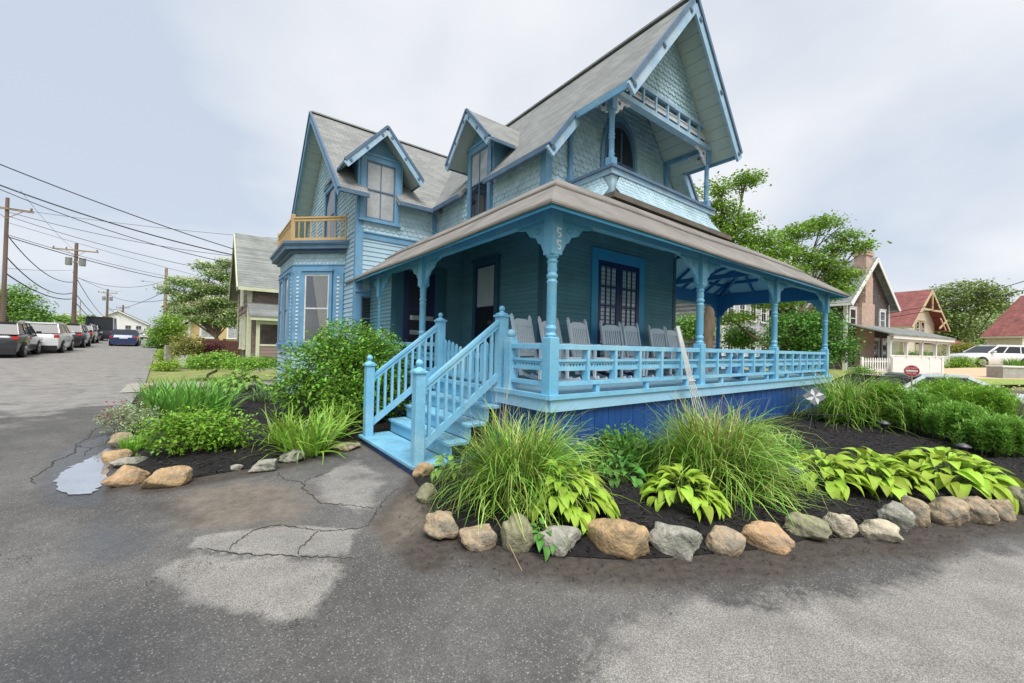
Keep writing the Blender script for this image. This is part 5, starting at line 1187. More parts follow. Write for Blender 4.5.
tm1 = leafm('tree lime', srgb(136, 170, 68), .3, .3); tm2 = leafm('tree mid', srgb(122, 162, 78), .25, .3); tm3 = leafm('tree deep', srgb(104, 146, 72), .25, .3)
D1 = 17.0
tree('garden_tree', gd(704, D1), [pb(*a, D1) for a in ((718, 188, 11, 7), (746, 180, 13, 7), (722, 208, 16, 9), (738, 222, 18, 9), (724, 238, 20, 10), (758, 240, 18, 8), (745, 256, 24, 9), (778, 252, 15, 7), (712, 226, 10, 14), (690, 200, 12, 12), (770, 268, 22, 8), (700, 250, 20, 12))], 14000, .125, tm1, 'open crowned lime green tree rising behind the balcony end', 'tree', .24, seed=3, fork=.8)
tree('garden_tree', gd(752, 18.5), [pb(*a, 18.5) for a in ((800, 232, 16, 7), (822, 224, 16, 5), (845, 236, 12, 5), (858, 247, 13, 5), (798, 255, 14, 8), (820, 262, 16, 8), (835, 250, 12, 6), (840, 276, 16, 10), (832, 290, 16, 9), (790, 272, 16, 8), (785, 240, 9, 8), (775, 300, 26, 8), (730, 318, 22, 6))], 15500, .125, tm1, 'spreading tree with layered branches behind the porch roof end', 'tree', .20, seed=4)
tree('round_tree', gd(802, 15.5), [pb(*a, 15.5) for a in ((795, 330, 26, 20), (825, 338, 25, 19), (815, 322, 22, 14), (780, 345, 18, 14), (842, 350, 14, 12), (800, 356, 30, 12))], 14000, .10, leafm('tree dark', srgb(100, 146, 62), .2, .35), 'dense rounded green tree just past the right end of the porch', 'tree', .16, seed=5, fork=.2)
tree('shade_tree', gd(965, 46), [pb(*a, 46) for a in ((945, 300, 18, 9), (965, 290, 22, 9), (988, 296, 16, 10), (975, 306, 22, 9), (938, 318, 15, 10), (955, 322, 20, 12), (948, 335, 16, 10), (995, 308, 9, 6), (930, 305, 9, 6))], 12000, .28, leafm('tree olive', srgb(132, 152, 84), .25, .3), 'wide olive green shade tree right of the red roofed cottage', 'tree', .3, seed=6)
tree('blossoming_tree', gd(1000, 52), [pb(*a, 52) for a in ((985, 325, 16, 14), (1002, 318, 14, 12), (1015, 322, 14, 14), (995, 338, 18, 11), (975, 340, 12, 10), (1022, 338, 12, 12))], 9000, .28, leafm('tree pale', srgb(158, 182, 112), .3, .25), 'pale flowering tree above the white parked car', 'tree', .2, seed=7, extra=(leafm('blossom white', srgb(226, 226, 210), .2, .1), .35))
tree('street_tree', gd(18, 40), [pb(*a, 40) for a in ((10, 300, 16, 12), (28, 305, 14, 11), (18, 293, 10, 9), (38, 314, 8, 7), (0, 312, 18, 12), (30, 318, 14, 7), (-18, 300, 18, 14))], 7000, .26, tm2, 'rounded green tree at the left edge behind the parked cars', 'tree', .25, seed=8)
DG = 27
tree('dogwood', gd(222, DG), [pb(*a, DG, .8) for a in ((208, 268, 12, 4), (222, 276, 16, 5), (198, 284, 16, 4), (180, 282, 10, 4), (212, 290, 20, 5), (190, 297, 14, 4), (172, 292, 10, 3), (222, 303, 18, 5), (202, 309, 18, 4), (232, 314, 12, 4), (228, 264, 9, 4), (215, 318, 12, 4), (236, 290, 10, 10), (165, 288, 6, 3), (205, 320, 16, 4), (228, 322, 14, 5), (190, 312, 12, 4))], 12500, .16, leafm('dogwood', srgb(140, 168, 100), .2, .25), 'dogwood with tiers of creamy white bracts beside the shingled cottage', 'tree', .14, seed=9, extra=(leafm('bracts', srgb(222, 226, 190), .25, .1), 1.0), flat=.6)
for k, (u, v, ru, rv, d, m, lb) in enumerate([(176, 312, 9, 16, 40, tm3, 'dark green tree behind the dogwood by the street'), (168, 325, 12, 10, 30, tm1, 'light green bush overhanging the street edge'), (160, 335, 9, 9, 34, tm2, 'green bush farther along the street edge')]):
    tree('roadside_bush', gd(u, d), [pb(u, v, ru, rv, d), pb(u+ru*.4, v+rv*.7, ru*.9, rv*.8, d), pb(u-ru*.3, v+rv, ru*.8, rv*.7, d)], 3500, .16, m, lb, 'bush', .08, seed=20+k, fork=.1)
def hedge(nm, cs, n, sz, m, label, cat, seed): x, y = cs[0][0], cs[0][1]; return tree(nm, (x, y), cs, n, sz, m, label, cat, .05, seed=seed, fork=.1, limbs=False)
lim = leafm('box lime', srgb(150, 184, 62), .25, .3)
hedge('round_bush', [pb(165, 356, 6, 6, 20)], 1500, .07, lim, 'small round lime green bush by the granite posts', 'bush', 31)
hedge('round_bush', [pb(170, 365, 7, 5, 17), pb(160, 367, 6, 4, 17)], 1500, .07, lim, 'low round bush closest to the street edge', 'bush', 32)
hedge('azalea', [pb(192, 345, 9, 9, 18.5), pb(183, 350, 8, 7, 18), pb(178, 340, 6, 5, 18.5)], 2600, .09, leafm('azalea', srgb(140, 142, 74), .25, .35), 'olive and rust coloured shrub behind the granite posts', 'shrub', 33)
hedge('barberry', [pb(212, 347, 9, 5, 19.5), pb(203, 350, 6, 5, 19)], 1800, .08, leafm('barberry', srgb(96, 48, 56), .2, .3), 'dark red barberry in front of the brown fence', 'shrub', 34)
hedge('border_plants', [pb(205, 362, 15, 7, 14.5), pb(222, 360, 13, 8, 14.5), pb(240, 364, 13, 6, 14.3), pb(258, 363, 12, 6, 14.2), pb(274, 364, 10, 6, 14.2)], 8000, .075, leafm('border', srgb(142, 184, 76), .3, .3), 'yellow green border plants along the neighbouring cottage', 'plants', 35)
hedge('clipped_hedge', [pb(u, 363, 9, 6.5, 30) for u in (952, 961, 970)]+[pb(u, 364, 9, 6, 30) for u in (930, 938)], 4500, .10, leafm('hedge lime', srgb(140, 176, 62), .25, .25), 'clipped light green hedge left of the white parked car', 'hedge', 36)
hedge('clipped_hedge', [pb(963, 348, 9, 5, 33), pb(972, 349, 9, 6, 33), pb(955, 350, 8, 5, 33)], 3000, .12, leafm('hedge olive', srgb(146, 150, 66), .25, .3), 'rounded olive hedge behind the light green one', 'hedge', 37)
hedge('clipped_hedge', [pb(u, 357, 8, 6, 34) for u in (905, 915, 925, 935)], 3000, .12, tm3, 'dark hedge behind the white picket fence', 'hedge', 38)
hedge('porch_shrub', [pb(862, 372, 9, 5, 21), pb(872, 374, 7, 4, 21)], 1600, .09, tm2, 'green shrub in front of the picket fence', 'shrub', 39)
# trees farther off along the street and behind the houses
far = [(60, 322, 10, 5, 80, tm2, 'low trees beyond the parked cars'), (84, 322, 8, 5, 90, tm1, 'light green tree beside the tall utility pole'), (690, 325, 16, 12, 26, tm2, 'green shrub seen through the porch near the house wall'), (740, 335, 12, 10, 20, tm2, 'bush under the spreading tree, seen through the porch'), (938, 325, 12, 12, 50, leafm('fir', srgb(74, 96, 66), .1, .2), 'dark conifer behind the red roofed cottage')]
for k, (u, v, ru, rv, d, m, lb) in enumerate(far):
    tree('background_tree', gd(u, d), [pb(u, v, ru, rv, d), pb(u+ru*.5, v+rv*.5, ru*.8, rv*.8, d), pb(u-ru*.6, v+rv*.5, ru*.8, rv*.7, d)], 3000, .012*d*.55, m, lb, 'tree', .1, seed=50+k, fork=.2)

# =================================================================== BACKGROUND HOUSES
def wood(n, c, v=.2): M[n] = mat(n, c, .8, v, 5, bump=.3, bscale=30)
wood('n_shingle', srgb(132, 118, 112)); wood('n_brown', srgb(98, 84, 80)); wood('n_cream', srgb(214, 206, 188), .08); wood('n_grey', srgb(168, 166, 172), .12); wood('n_white', srgb(216, 216, 214), .06)
wood('n_greentrim', srgb(198, 202, 172), .08); wood('n_yellow', srgb(192, 168, 122), .1); wood('n_chimney', srgb(178, 152, 140), .2); wood('n_fence', srgb(92, 58, 48), .25); wood('n_greywall', srgb(160, 158, 152), .15); wood('n_tan', srgb(190, 172, 138), .1)
def courses(nm, c1, c2): 
    for ax in 'xy': M[nm+ax] = roofmat(nm+ax, ax, c1, c2, .25, .14)
courses('sh_brown', srgb(136, 120, 114), srgb(116, 102, 98)); courses('sh_dark', srgb(92, 84, 82), srgb(74, 68, 68)); courses('sh_grey', srgb(176, 174, 180), srgb(162, 160, 168)); courses('rf_grey', srgb(138, 142, 138), srgb(120, 124, 122)); courses('rf_red', srgb(146, 92, 86), srgb(126, 80, 76)); courses('rf_dark', srgb(112, 110, 112), srgb(96, 96, 98))
class House:
    """gable front on the local -y side, ridge along local y"""
    def __init__(s, nm, loc, rz_, w_, dp, eave, peak, wm, rm, label, over=.4, trim='n_white', z0=-.5):
        s.t = thing(nm, loc, rz_, label, 'house'); s.w, s.dp, s.eave, s.peak, s.trim = w_, dp, eave, peak, trim
        s.F = W((0, 0, 0), (1, 0, 0), (0, -1, 0)); s.L = W((0, 0, 0), (0, 1, 0), (-1, 0, 0)); s.R = W((w_, 0, 0), (0, 1, 0), (1, 0, 0))
        mb = MB(); mb.prism([(0, 0, z0), (w_, 0, z0), (w_, 0, eave), (w_/2, 0, peak), (0, 0, eave)], (0, dp, 0)); mb.build('wall', wm, s.t)
        sl_ = (peak-eave)/(w_/2); mb = MB()
        for k in (-1, 1): mb.prism([(w_/2, -over, peak+.12), (w_/2+k*(w_/2+over), -over, eave-over*sl_+.12), (w_/2+k*(w_/2+over), dp+over, eave-over*sl_+.12), (w_/2, dp+over, peak+.12)], (0, 0, -.1))
        s.roof = mb.build('roof', rm, s.t)
        mb = MB()
        for k in (-1, 1): mb.beam((w_/2, -over-.03, peak-.05), (w_/2+k*(w_/2+over), -over-.03, eave-over*sl_-.05), .05, .24); mb.beam((w_/2+k*(w_/2+over), -over, eave-over*sl_-.0), (w_/2+k*(w_/2+over), dp+over, eave-over*sl_), .04, .16)
        mb.build('roof_trim', M[trim], s.t)
        mb = MB()
        for wl, u in ((s.F, 0), (s.F, w_-.16), (s.L, 0), (s.L, dp-.16), (s.R, 0)): wl.box(mb, u-(.03 if u == 0 and wl is s.F else 0), u+.16, z0, eave+.02, 0, .03)
        mb.build_each('corner_board', M[trim], s.t)
    def win(s, wl, u, v, w_=.8, h=1.3, cols=2, rows=2, pane='paned'):
        window(wl, s.t, u-w_/2, u+w_/2, v, v+h, .12, cols, rows, pane, trim=s.trim, sashm=s.trim if False else 'n_white')
    def porch(s, u0, u1, dp, zf, zr, n, rail=True, roofm=None, postm=None, lowwall=None):
        pm = postm or M[s.trim]; mb = MB(); mb.box(u0-.15, u1+.15, -dp-.2, -.02, zf-.3, zf); o = mb.build('porch', M['n_greywall'], s.t)
        mb = MB(); mb.prism([(u0-.3, -dp-.35, zr), (u1+.3, -dp-.35, zr), (u1+.3, 0, zr+.75), (u0-.3, 0, zr+.75)], (0, 0, .08)); mb.build('porch_roof', roofm, o)
        mb = MB(); mb.box(u0-.25, u1+.25, -dp-.3, -dp-.26, zr-.2, zr+.02); mb.box(u0-.1, u1+.1, -dp-.08, -dp+.08, zr-.35, zr-.05); mb.build('porch_beam', pm, o)
        for i in range(n):
            x = u0+(u1-u0)*i/(n-1); mb = MB(); mb.box(x-.08, x+.08, -dp-.08, -dp+.08, zf, zr-.2); mb.box(x-.11, x+.11, -dp-.11, -dp+.11, zf, zf+.12); mb.box(x-.11, x+.11, -dp-.11, -dp+.11, zr-.45, zr-.35); mb.build('porch_post', pm, o)
        if rail:
            mb = MB(); mb.box(u0, u1, -dp-.04, -dp+.04, zf+.8, zf+.88); mb.box(u0, u1, -dp-.03, -dp+.03, zf+.1, zf+.16)
            if lowwall: pass
            else:
                for i in range(int((u1-u0)/.13)): mb.box(u0+.06+i*.13, u0+.10+i*.13, -dp-.02, -dp+.02, zf+.16, zf+.8)
            mb.build('porch_rail', pm, o)
            if lowwall: mb = MB(); mb.box(u0+.08, u1-.08, -dp-.02, -dp+.02, zf+.16, zf+.8); mb.build('porch_low_wall', lowwall, o)
        return o
def xyz(u, d, dz=0): x, y, z = GD(u, d); return (x, y, z+dz)
# shingled cottage next door: ridge along X, so its gable end faces the street
nx_, ny_, nz_ = xyz(247, 19.5)
h = House('shingled_cottage', (nx_, ny_+7.0, nz_), -PI/2, 7.0, 9, 4.1, 7.0, M['sh_browny'], M['rf_greyx'], 'brown shingled cottage with pale green trim and a small front porch', .45, 'n_greentrim')
# local -y points to the street (world -x); the side towards the camera is local +x
h.win(h.R, 2.6, 2.7, .75, 1.15); h.win(h.F, 5.6, .9, .8, 1.5); h.win(h.F, 3.4, 3.2, .8, 1.3); h.win(h.F, 3.4, .9, .8, 1.5)
# its porch sits on the camera side
def side_porch(t, w_, u0, u1, dp, zf, zr, wallm, roofm, trimm):
    o = MB(); o.box(w_+.02, w_+dp, u0, u1, zf-.5, zf); o = o.build('porch', M['n_greywall'], t)
    mb = MB(); mb.prism([(w_+dp+.3, u0-.3, zr), (w_+dp+.3, u1+.3, zr), (w_, u1+.3, zr+.7), (w_, u0-.3, zr+.7)], (0, 0, .08)); mb.build('porch_roof', roofm, o)
    mb = MB(); mb.box(w_+dp+.22, w_+dp+.28, u0-.28, u1+.28, zr-.14, zr+.02); mb.box(w_+dp-.06, w_+dp+.06, u0, u1, zr-.3, zr-.02); mb.build('porch_beam', trimm, o)
    for y in (u0+.05, (u0+u1)/2, u1-.05): mb = MB(); mb.box(w_+dp-.07, w_+dp+.07, y-.07, y+.07, zf, zr-.1); mb.build('porch_post', trimm, o)
    mb = MB(); mb.box(w_+dp-.03, w_+dp+.03, u0+.1, u1, zf+.1, zf+.8); mb.build('porch_low_wall', wallm, o)
    mb = MB(); mb.box(w_+dp-.05, w_+dp+.05, u0+.1, u1, zf+.8, zf+.88); mb.build('porch_rail', trimm, o)
side_porch(h.t, 7.0, .25, 4.6, 1.5, .25, 2.35, M['sh_brownx'], M['rf_greyx'], M['n_greentrim'])
h.win(h.R, 2.4, .75, .75, 1.4, 1, 2)
# yellow house behind the dogwood
p = xyz(188, 38); h = House('yellow_house', p, 0, 8, 9, 2.6, 5.6, M['n_yellow'], M['rf_darky'], 'yellow house mostly hidden behind the dogwood', .5)
for u in (1.5, 3.6, 6.2): h.win(h.F, u, .9, 1.1, 1.2, 2, 1, 'panel')
p = xyz(163, 62); h = House('tan_house', p, 0, 8, 9, 5.6, 8.0, M['n_tan'], M['rf_darky'], 'tan house far along the right side of the street', .4)
for u in (1.5, 4, 6.5):
    for v in (1.2, 3.9): h.win(h.F, u, v, .9, 1.3)
p = xyz(38, 95); h = House('white_house', (p[0], p[1], p[2]-.2), 0, 8.5, 10, 4.6, 6.0, M['n_white'], M['rf_darky'], 'white house with a low grey roof beyond the street tree', .4)
for u in (1.2, 3, 5, 7): h.win(h.F, u, 2.6, 1.2, 1.3)
p = xyz(86, 100); h = House('white_house', (p[0], p[1], p[2]-.2), 0, 11, 10, 4.4, 7.4, M['n_white'], M['rf_darky'], 'pale gabled house behind the black van', .5)
for u in (2, 4.5, 7.5, 9.5): h.win(h.F, u, 2.2, 1.1, 1.5)
# dark shingled house with the chimney, right
hx, hy, hz = xyz(846, 27); w6 = 6.6
h = House('brown_cottage', (hx, hy, hz-.1), -.15, w6, 9, 4.8, 7.8, M['sh_darkx'], M['rf_greyy'], 'dark brown shingled house with a tall chimney and white trimmed porch', .45)
h.win(h.F, 5.3, 2.95, .75, 1.3, 1, 2); h.win(h.F, .8, 2.9, .8, 1.25, 1, 2); h.win(h.F, 4.3, .75, .8, 1.4); h.win(h.F, 5.7, .75, .7, 1.4, 1, 2); h.win(h.L, 2.5, 3.0, .8, 1.3)
mb = MB(); mb.box(1.3, 3.2, -.35, -.0, -.3, 4.6); mb.box(1.8, 2.9, -.35, -.0, 4.6, 6.4); mb.box(1.85, 2.8, -.35, .35, 6.4, 7.9); mb.box(1.78, 2.87, -.42, .42, 7.9, 8.2); mb.build('chimney', M['n_chimney'], h.t)
h.porch(.4, 10.4, 2.1, .25, 2.35, 5, True, M['rf_greyx'], None, M['n_white'])
# red roofed cottage
hx, hy, hz = xyz(903, 38)
h = House('red_roofed_cottage', (hx, hy, hz-.1), -.15, 7.6, 9, 4.0, 7.0, M['n_cream'], M['rf_redy'], 'cream cottage with a red roof and braced gable', .9, 'n_tan')
for u in (3.2, 4.5): h.win(h.F, u, 2.7, .7, 1.3, 1, 2)
mb = MB(); mb.beam((1.6, -.93, 5.1), (6.2, -.93, 5.1), .08, .18); mb.beam((3.8, -.93, 5.1), (3.8, -.93, 6.8), .08, .16); mb.beam((5.6, -.93, 3.4), (7.6, -.93, 4.3), .08, .14); mb.beam((5.9, -.93, 4.4), (7.3, -.93, 3.3), .08, .14); mb.build('gable_brace', M['n_tan'], h.t)
mb = MB(); mb.prism([(2.6, -2.4, 1.7), (10.2, -2.4, 1.7), (8.6, .2, 2.9), (2.6, .2, 2.9)], (0, 0, .1)); o = mb.build('lean_to_roof', M['rf_redx'], h.t)
mb = MB(); mb.box(2.8, 9.4, -1.9, -.02, -.4, 1.8); mb.build('lean_to_wall', M['n_cream'], h.t); h.win(W((2.4, -1.9, 0), (1, 0, 0), (0, -1, 0)), 2.2, .6, 1.0, 1.0)
hx, hy, hz = xyz(1022, 36); h = House('red_roofed_barn', (hx, hy, hz), -.5, 9, 2.4, 2.6, 6.4, M['n_cream'], M['rf_redy'], 'cream building with a steep red roof at the right edge', .3, 'n_cream'); h.win(h.F, 1.2, .9, .8, .6, 2, 1)
hx, hy, hz = xyz(955, 60); h = House('far_grey_house', (hx, hy, hz), .5, 9, 9, 3.6, 6.0, M['n_white'], M['rf_darky'], 'grey roofed house far behind the trees on the right', .4); h.win(h.F, 3, 1.2, 1, 1.2); h.win(h.F, 6, 1.2, 1, 1.2)
# grey house seen through the porch
hx, hy, hz = xyz(722, 25.5); h = House('grey_shingled_house', (hx, hy, hz), 0, 7.0, 9, 5.0, 7.4, M['sh_greyx'], M['rf_greyy'], 'grey shingled house with white windows seen through the open porch', .4)
for u in (1.0, 2.6, 4.3, 6.0):
    h.win(h.F, u, .9, .75, 1.35); h.win(h.F, u, 3.3, .75, 1.3)
hx, hy, hz = xyz(672, 32); h = House('tan_cottage', (hx, hy, hz), 0, 3.6, 8, 2.6, 4.4, M['n_cream'], M['rf_darky'], 'tan cottage glimpsed between the house wall and the porch post', .5); h.win(h.F, 1.8, .8, .9, 1.2)
# fences, posts, walls
def picket(nm, p0, p1, h_, sp, m, label, closed=False, pw=.07):
    p0 = np.array(p0, float); p1 = np.array(p1, float); Ln = np.linalg.norm(p1-p0); a = math.atan2(p1[1]-p0[1], p1[0]-p0[0]); zb = float(gz(*p0)); t = thing(nm, (p0[0], p0[1], zb), a, label, 'fence'); z1 = float(gz(*p1))-zb
    mb = MB(); mb.beam((0, 0, .22*h_), (Ln, 0, z1+.22*h_), .04, .08); mb.beam((0, 0, .8*h_), (Ln, 0, z1+.8*h_), .04, .08); mb.build('rail', m, t)
    n = int(Ln/sp)
    if n > 95: sp = Ln/95; n = 95; pw = sp*.62
    for i in range(n): x = sp*(i+.5); z = z1*x/Ln; mb = MB(); mb.prism([(x-pw/2, -.045, z+.04), (x+pw/2, -.045, z+.04), (x+pw/2, -.045, z+h_), (x, -.045, z+h_+.06), (x-pw/2, -.045, z+h_)], (0, .02, 0)); mb.build('picket', m, t)
    for i in range(0, int(Ln/2.4)+2): x = min(i*2.4, Ln); z = z1*x/Ln; mb = MB(); mb.bev(x-.06, x+.06, -.06, .06, z-.1, z+h_+.12, .02); mb.build('fence_post', m, t)
    return t
picket('picket_fence', gd(862, 24), gd(892, 24), .85, .14, M['n_white'], 'white picket fence with open pickets below the brown cottage')
picket('board_fence', gd(893, 23.7), gd(942, 24), .8, .155, M['n_white'], 'solid white board fence beside the gravel drive', pw=.15)
picket('brown_fence', gd(203, 25), gd(242, 23), 1.1, .16, M['n_fence'], 'dark brown wooden fence left of the shingled cottage', pw=.12)
for u, v, hh, lb in ((168, 366, .95, 'rough grey granite post at the street edge by the walk'), (183, 364, .72, 'white painted post right of the granite post')):
    x, y = G(u, v); mb = MB(); mb.bev(-.13, .13, -.11, .11, -.1, hh, .03); o = mb.build('stone_post', RM['grey'] if hh > .8 else M['whitep'], None, .01); o.location = (x, y, float(gz(x, y))); o.rotation_euler = (0, 0, .4); tag(o, lb, 'post')
mb = MB(); r = np.random.default_rng(3)                # dry stone wall holding up the lawn on the right
p0 = np.array(gd(845, 16.6)); p1 = np.array(gd(1080, 17.2)); Ln = np.linalg.norm(p1-p0); a = math.atan2(*(p1-p0)[::-1]); t = thing('dry_stone_wall', (p0[0], p0[1], -.85), a, 'low dry stone wall along the lane behind the garden', 'stone wall')
for row in range(5):
    x = -r.uniform(0, .3)
    while x < Ln: l_ = r.uniform(.2, .5); mb.bev(x, x+l_-.02, -.18+r.uniform(-.04, .04), .2, row*.16, row*.16+.15, .03); x += l_
mb.build('stones', rockm('wall stone', srgb(128, 120, 106), srgb(88, 82, 74)), t)
sheet('lawn', [gd(840, 17.0), gd(1080, 17.6), gd(1100, 21), gd(1024, 20), gd(870, 21.5), gd(840, 21)], .8, mat('lawn strip', srgb(142, 160, 80), .9, .2, 4, bump=.5, bscale=60), .03, kind='structure')
sheet('lane', [gd(860, 12.6), gd(1150, 12.6), gd(1150, 16.3), gd(850, 16.3)], .35, M['asph2'], .012)

# =================================================================== VEHICLES
def paint(n, c, met=.3): M[n] = mat(n, c, .28, .03, 2, metal=met, coat=.7, spec=.5); return M[n]
paint('car_black', srgb(40, 44, 52)); paint('car_white', srgb(214, 216, 218), .0); paint('car_blue', srgb(38, 56, 98)); paint('car_dark', srgb(34, 34, 38)); paint('car_silver', srgb(190, 200, 204), .2); paint('car_char', srgb(42, 46, 52))
M['carglass'] = mat('car glass', (.02, .025, .03), .12, 0, 1, spec=.35); M['tyre'] = mat('tyre rubber', (.018, .018, .018), .85); M['rim'] = mat('alloy rim', srgb(170, 172, 176), .35, .05, 3, metal=.7); M['tail'] = mat('red lamp lens', srgb(190, 36, 30), .25, .1, 9, coat=.5); M['head'] = mat('clear lamp lens', srgb(210, 214, 218), .2, .1, 9, coat=.5); M['plastic'] = mat('dark bumper plastic', (.02, .02, .022), .7); M['plate'] = mat('licence plate', srgb(214, 220, 228), .5)
def vehicle(nm, loc, rz_, Ln, wd, ht, kind, paintm, label, cat, group=None, lamp='outer'):
    """local x runs forwards from the rear bumper at x = -Ln/2"""
    t = thing(nm, loc, rz_, label, cat, group); hw = wd/2; g = .2
    P_ = {'suv': [(-.5, .52, .60), (-.485, .60, .66), (-.47, .64, .70), (-.2, .66, .70), (.0, .66, .70), (.2, .65, .66), (.30, .63, .63), (.44, .58, .58), (.485, .50, .50), (.5, .40, .40)],
          'sedan': [(-.5, .52, .52), (-.47, .66, .66), (-.36, .70, .70), (-.2, .69, .69), (.1, .68, .68), (.24, .66, .66), (.42, .60, .60), (.485, .52, .52), (.5, .42, .42)],
          'pickup': [(-.5, .56, .56), (-.49, .62, .62), (-.3, .63, .63), (-.15, .64, .64), (.1, .64, .64), (.26, .63, .63), (.44, .60, .60), (.49, .52, .52), (.5, .42, .42)],
          'van': [(-.5, .40, .40), (-.495, .44, .44), (-.2, .44, .44), (.2, .44, .44), (.36, .43, .43), (.45, .40, .40), (.49, .34, .34), (.5, .28, .28)]}[kind]
    V = []; F = []; n = 12
    for (fx, zb, _) in P_:
        x = fx*Ln; zt = zb*ht; e_ = 1-.10*(abs(fx)/.5)**4; z1 = g+.03
        ring_ = [(-hw*e_*.86, g), (-hw*e_*.97, z1+.12), (-hw*e_, (g+zt)*.52), (-hw*e_*.99, zt*.90), (-hw*e_*.93, zt*.985), (-hw*e_*.6, zt+.012), (hw*e_*.6, zt+.012), (hw*e_*.93, zt*.985), (hw*e_*.99, zt*.90), (hw*e_, (g+zt)*.52), (hw*e_*.97, z1+.12), (hw*e_*.86, g)]
        V += [(x, y, z) for y, z in ring_]
    for i in range(len(P_)-1):
        for k in range(n): F.append((i*n+k, (i+1)*n+k, (i+1)*n+(k+1) % n, i*n+(k+1) % n))
    F += [tuple(range(n)), tuple(range((len(P_)-1)*n, len(P_)*n))[::-1]]
    mb = MB(); mb.add(V, F, True); body = mb.build('body', paintm, t)
    bev_ = body.modifiers.new('edge', 'EDGE_SPLIT'); bev_.split_angle = math.radians(35)
    # greenhouse: (fx at belt rear, fx at roof rear, fx at roof front, fx at belt front)
    rb, rr_, rf, fb_ = {'suv': (-.485, -.42, .06, .22), 'sedan': (-.40, -.24, .06, .24), 'pickup': (-.14, -.11, .12, .25), 'van': (-.496, -.485, .33, .44)}[kind]
    zb = {'suv': .655, 'sedan': .685, 'pickup': .63, 'van': .43}[kind]*ht; zr_ = ht; ti = .80 if kind != 'van' else .9
    def gh(e0, e1, zlo, zhi):                           # box between belt and roof, tapered
        q = lambda f: (zlo+(zhi-zlo)*f); V = []
        for z, xr, xf, y in ((zlo, rb*Ln, fb_*Ln, hw*.93), (zhi, rr_*Ln, rf*Ln, hw*ti)): V += [(xr-e0, -y-e1, z), (xf+e0, -y-e1, z), (xf+e0, y+e1, z), (xr-e0, y+e1, z)]
        return V
    FB = [(0, 3, 2, 1), (4, 5, 6, 7), (0, 1, 5, 4), (1, 2, 6, 5), (2, 3, 7, 6), (3, 0, 4, 7)]
    mb = MB(); mb.add(gh(0, 0, zb, zr_-.05), FB); mb.build('windows', M['carglass'], t)
    mb = MB(); y = hw*ti; Lr = [(rr_*Ln-.06, -y-.02), (rf*Ln+.05, -y-.02), (rf*Ln+.05, y+.02), (rr_*Ln-.06, y+.02)]
    mb.prism([(a, b, zr_-.09) for a, b in Lr], (0, 0, .05)); mb.prism([(a*.97, b*.9, zr_-.04) for a, b in Lr], (0, 0, .04))
    fr = [0, 1] if kind in ('pickup',) else [0, .36, .70, 1] if kind == 'suv' else [0, .5, 1] if kind == 'sedan' else [0, .5, .8, 1]
    for f in fr:
        for s in (-1, 1): mb.beam((rb*Ln+(fb_-rb)*Ln*f, s*hw*.935, zb-.01), (rr_*Ln+(rf-rr_)*Ln*f, s*(y+.01), zr_-.07), .035, .06 if 0 < f < 1 else .11, up=(1, 0, 0))
    if kind == 'suv': [mb.box(rr_*Ln+.1, rf*Ln-.1, s*hw*.66-.02, s*hw*.66+.02, zr_+.0, zr_+.05) for s in (-1, 1)]
    mb.build('roof', paintm, t)
    wr = .36 if kind != 'sedan' else .33
    for fx in (-.30, .31):
        for s in (-1, 1):
            x = fx*Ln; yo = s*(hw-.22); yw = s*(hw+.004)
            mb = MB(); mb.tube([(x, s*(hw-.12), wr), (x, s*(hw+.001), wr)], wr+.05, 20, False); mb.build('wheel_arch', M['plastic'], t)
            mb = MB(); mb.tube([(x, s*(hw-.24), wr), (x, s*(hw-.02), wr), (x, s*(hw+.01), wr)], [wr, wr, wr-.03], 22, False); wv = mb.build('wheel', M['tyre'], t)
            mb = MB(); mb.disc((x, s*(hw+.008), wr), (0, s, 0), wr*.66, .006, 20)
            for k in range(5): a = k*2*PI/5; mb.beam((x, s*(hw+.018), wr), (x+wr*.6*math.cos(a), s*(hw+.018), wr+wr*.6*math.sin(a)), .012, .06, up=(0, 1, 0))
            mb.build('rim', M['rim'], wv)
    mb = MB(); mb.box(-Ln/2-.03, -Ln/2+.10, -hw*.86, hw*.86, g-.02, g+.26); mb.box(Ln/2-.10, Ln/2+.03, -hw*.82, hw*.82, g-.02, g+.22); mb.build_each('bumper', M['plastic'] if kind != 'sedan' else paintm, t)
    zt = {'suv': .56, 'sedan': .56, 'pickup': .52, 'van': .38}[kind]*ht
    for s in (-1, 1):
        mb = MB(); mb.box(-Ln/2-.015, -Ln/2+.16, min(s*hw*.72, s*hw*.925), max(s*hw*.72, s*hw*.925), zt-.07, zt+.08); mb.build('taillight', M['tail'], t)
        mb = MB(); mb.box(Ln/2-.30, Ln/2+.0, min(s*hw*.55, s*hw*.93), max(s*hw*.55, s*hw*.93), .38*ht, .45*ht); mb.build('headlight', M['head'], t)
        mb = MB(); xm = fb_*Ln-.25; mb.box(xm-.08, xm+.08, min(s*(hw), s*(hw+.17)), max(s*hw, s*(hw+.17)), zb+.02, zb+.15); mb.build('wing_mirror', paintm, t)
    mb = MB(); mb.box(-Ln/2-.04, -Ln/2+.05, -.26, .26, zt-.14 if kind != 'suv' else zt-.18, zt+.0 if kind != 'suv' else zt-.04); mb.build('licence_plate', M['plate'], t)
    if kind == 'pickup': mb = MB(); mb.box(-.49*Ln, -.15*Ln, -hw*.9, hw*.9, .63*ht, .66*ht); mb.build('bed_cover', M['plastic'], t)
    return t
HD = PI/2+.055
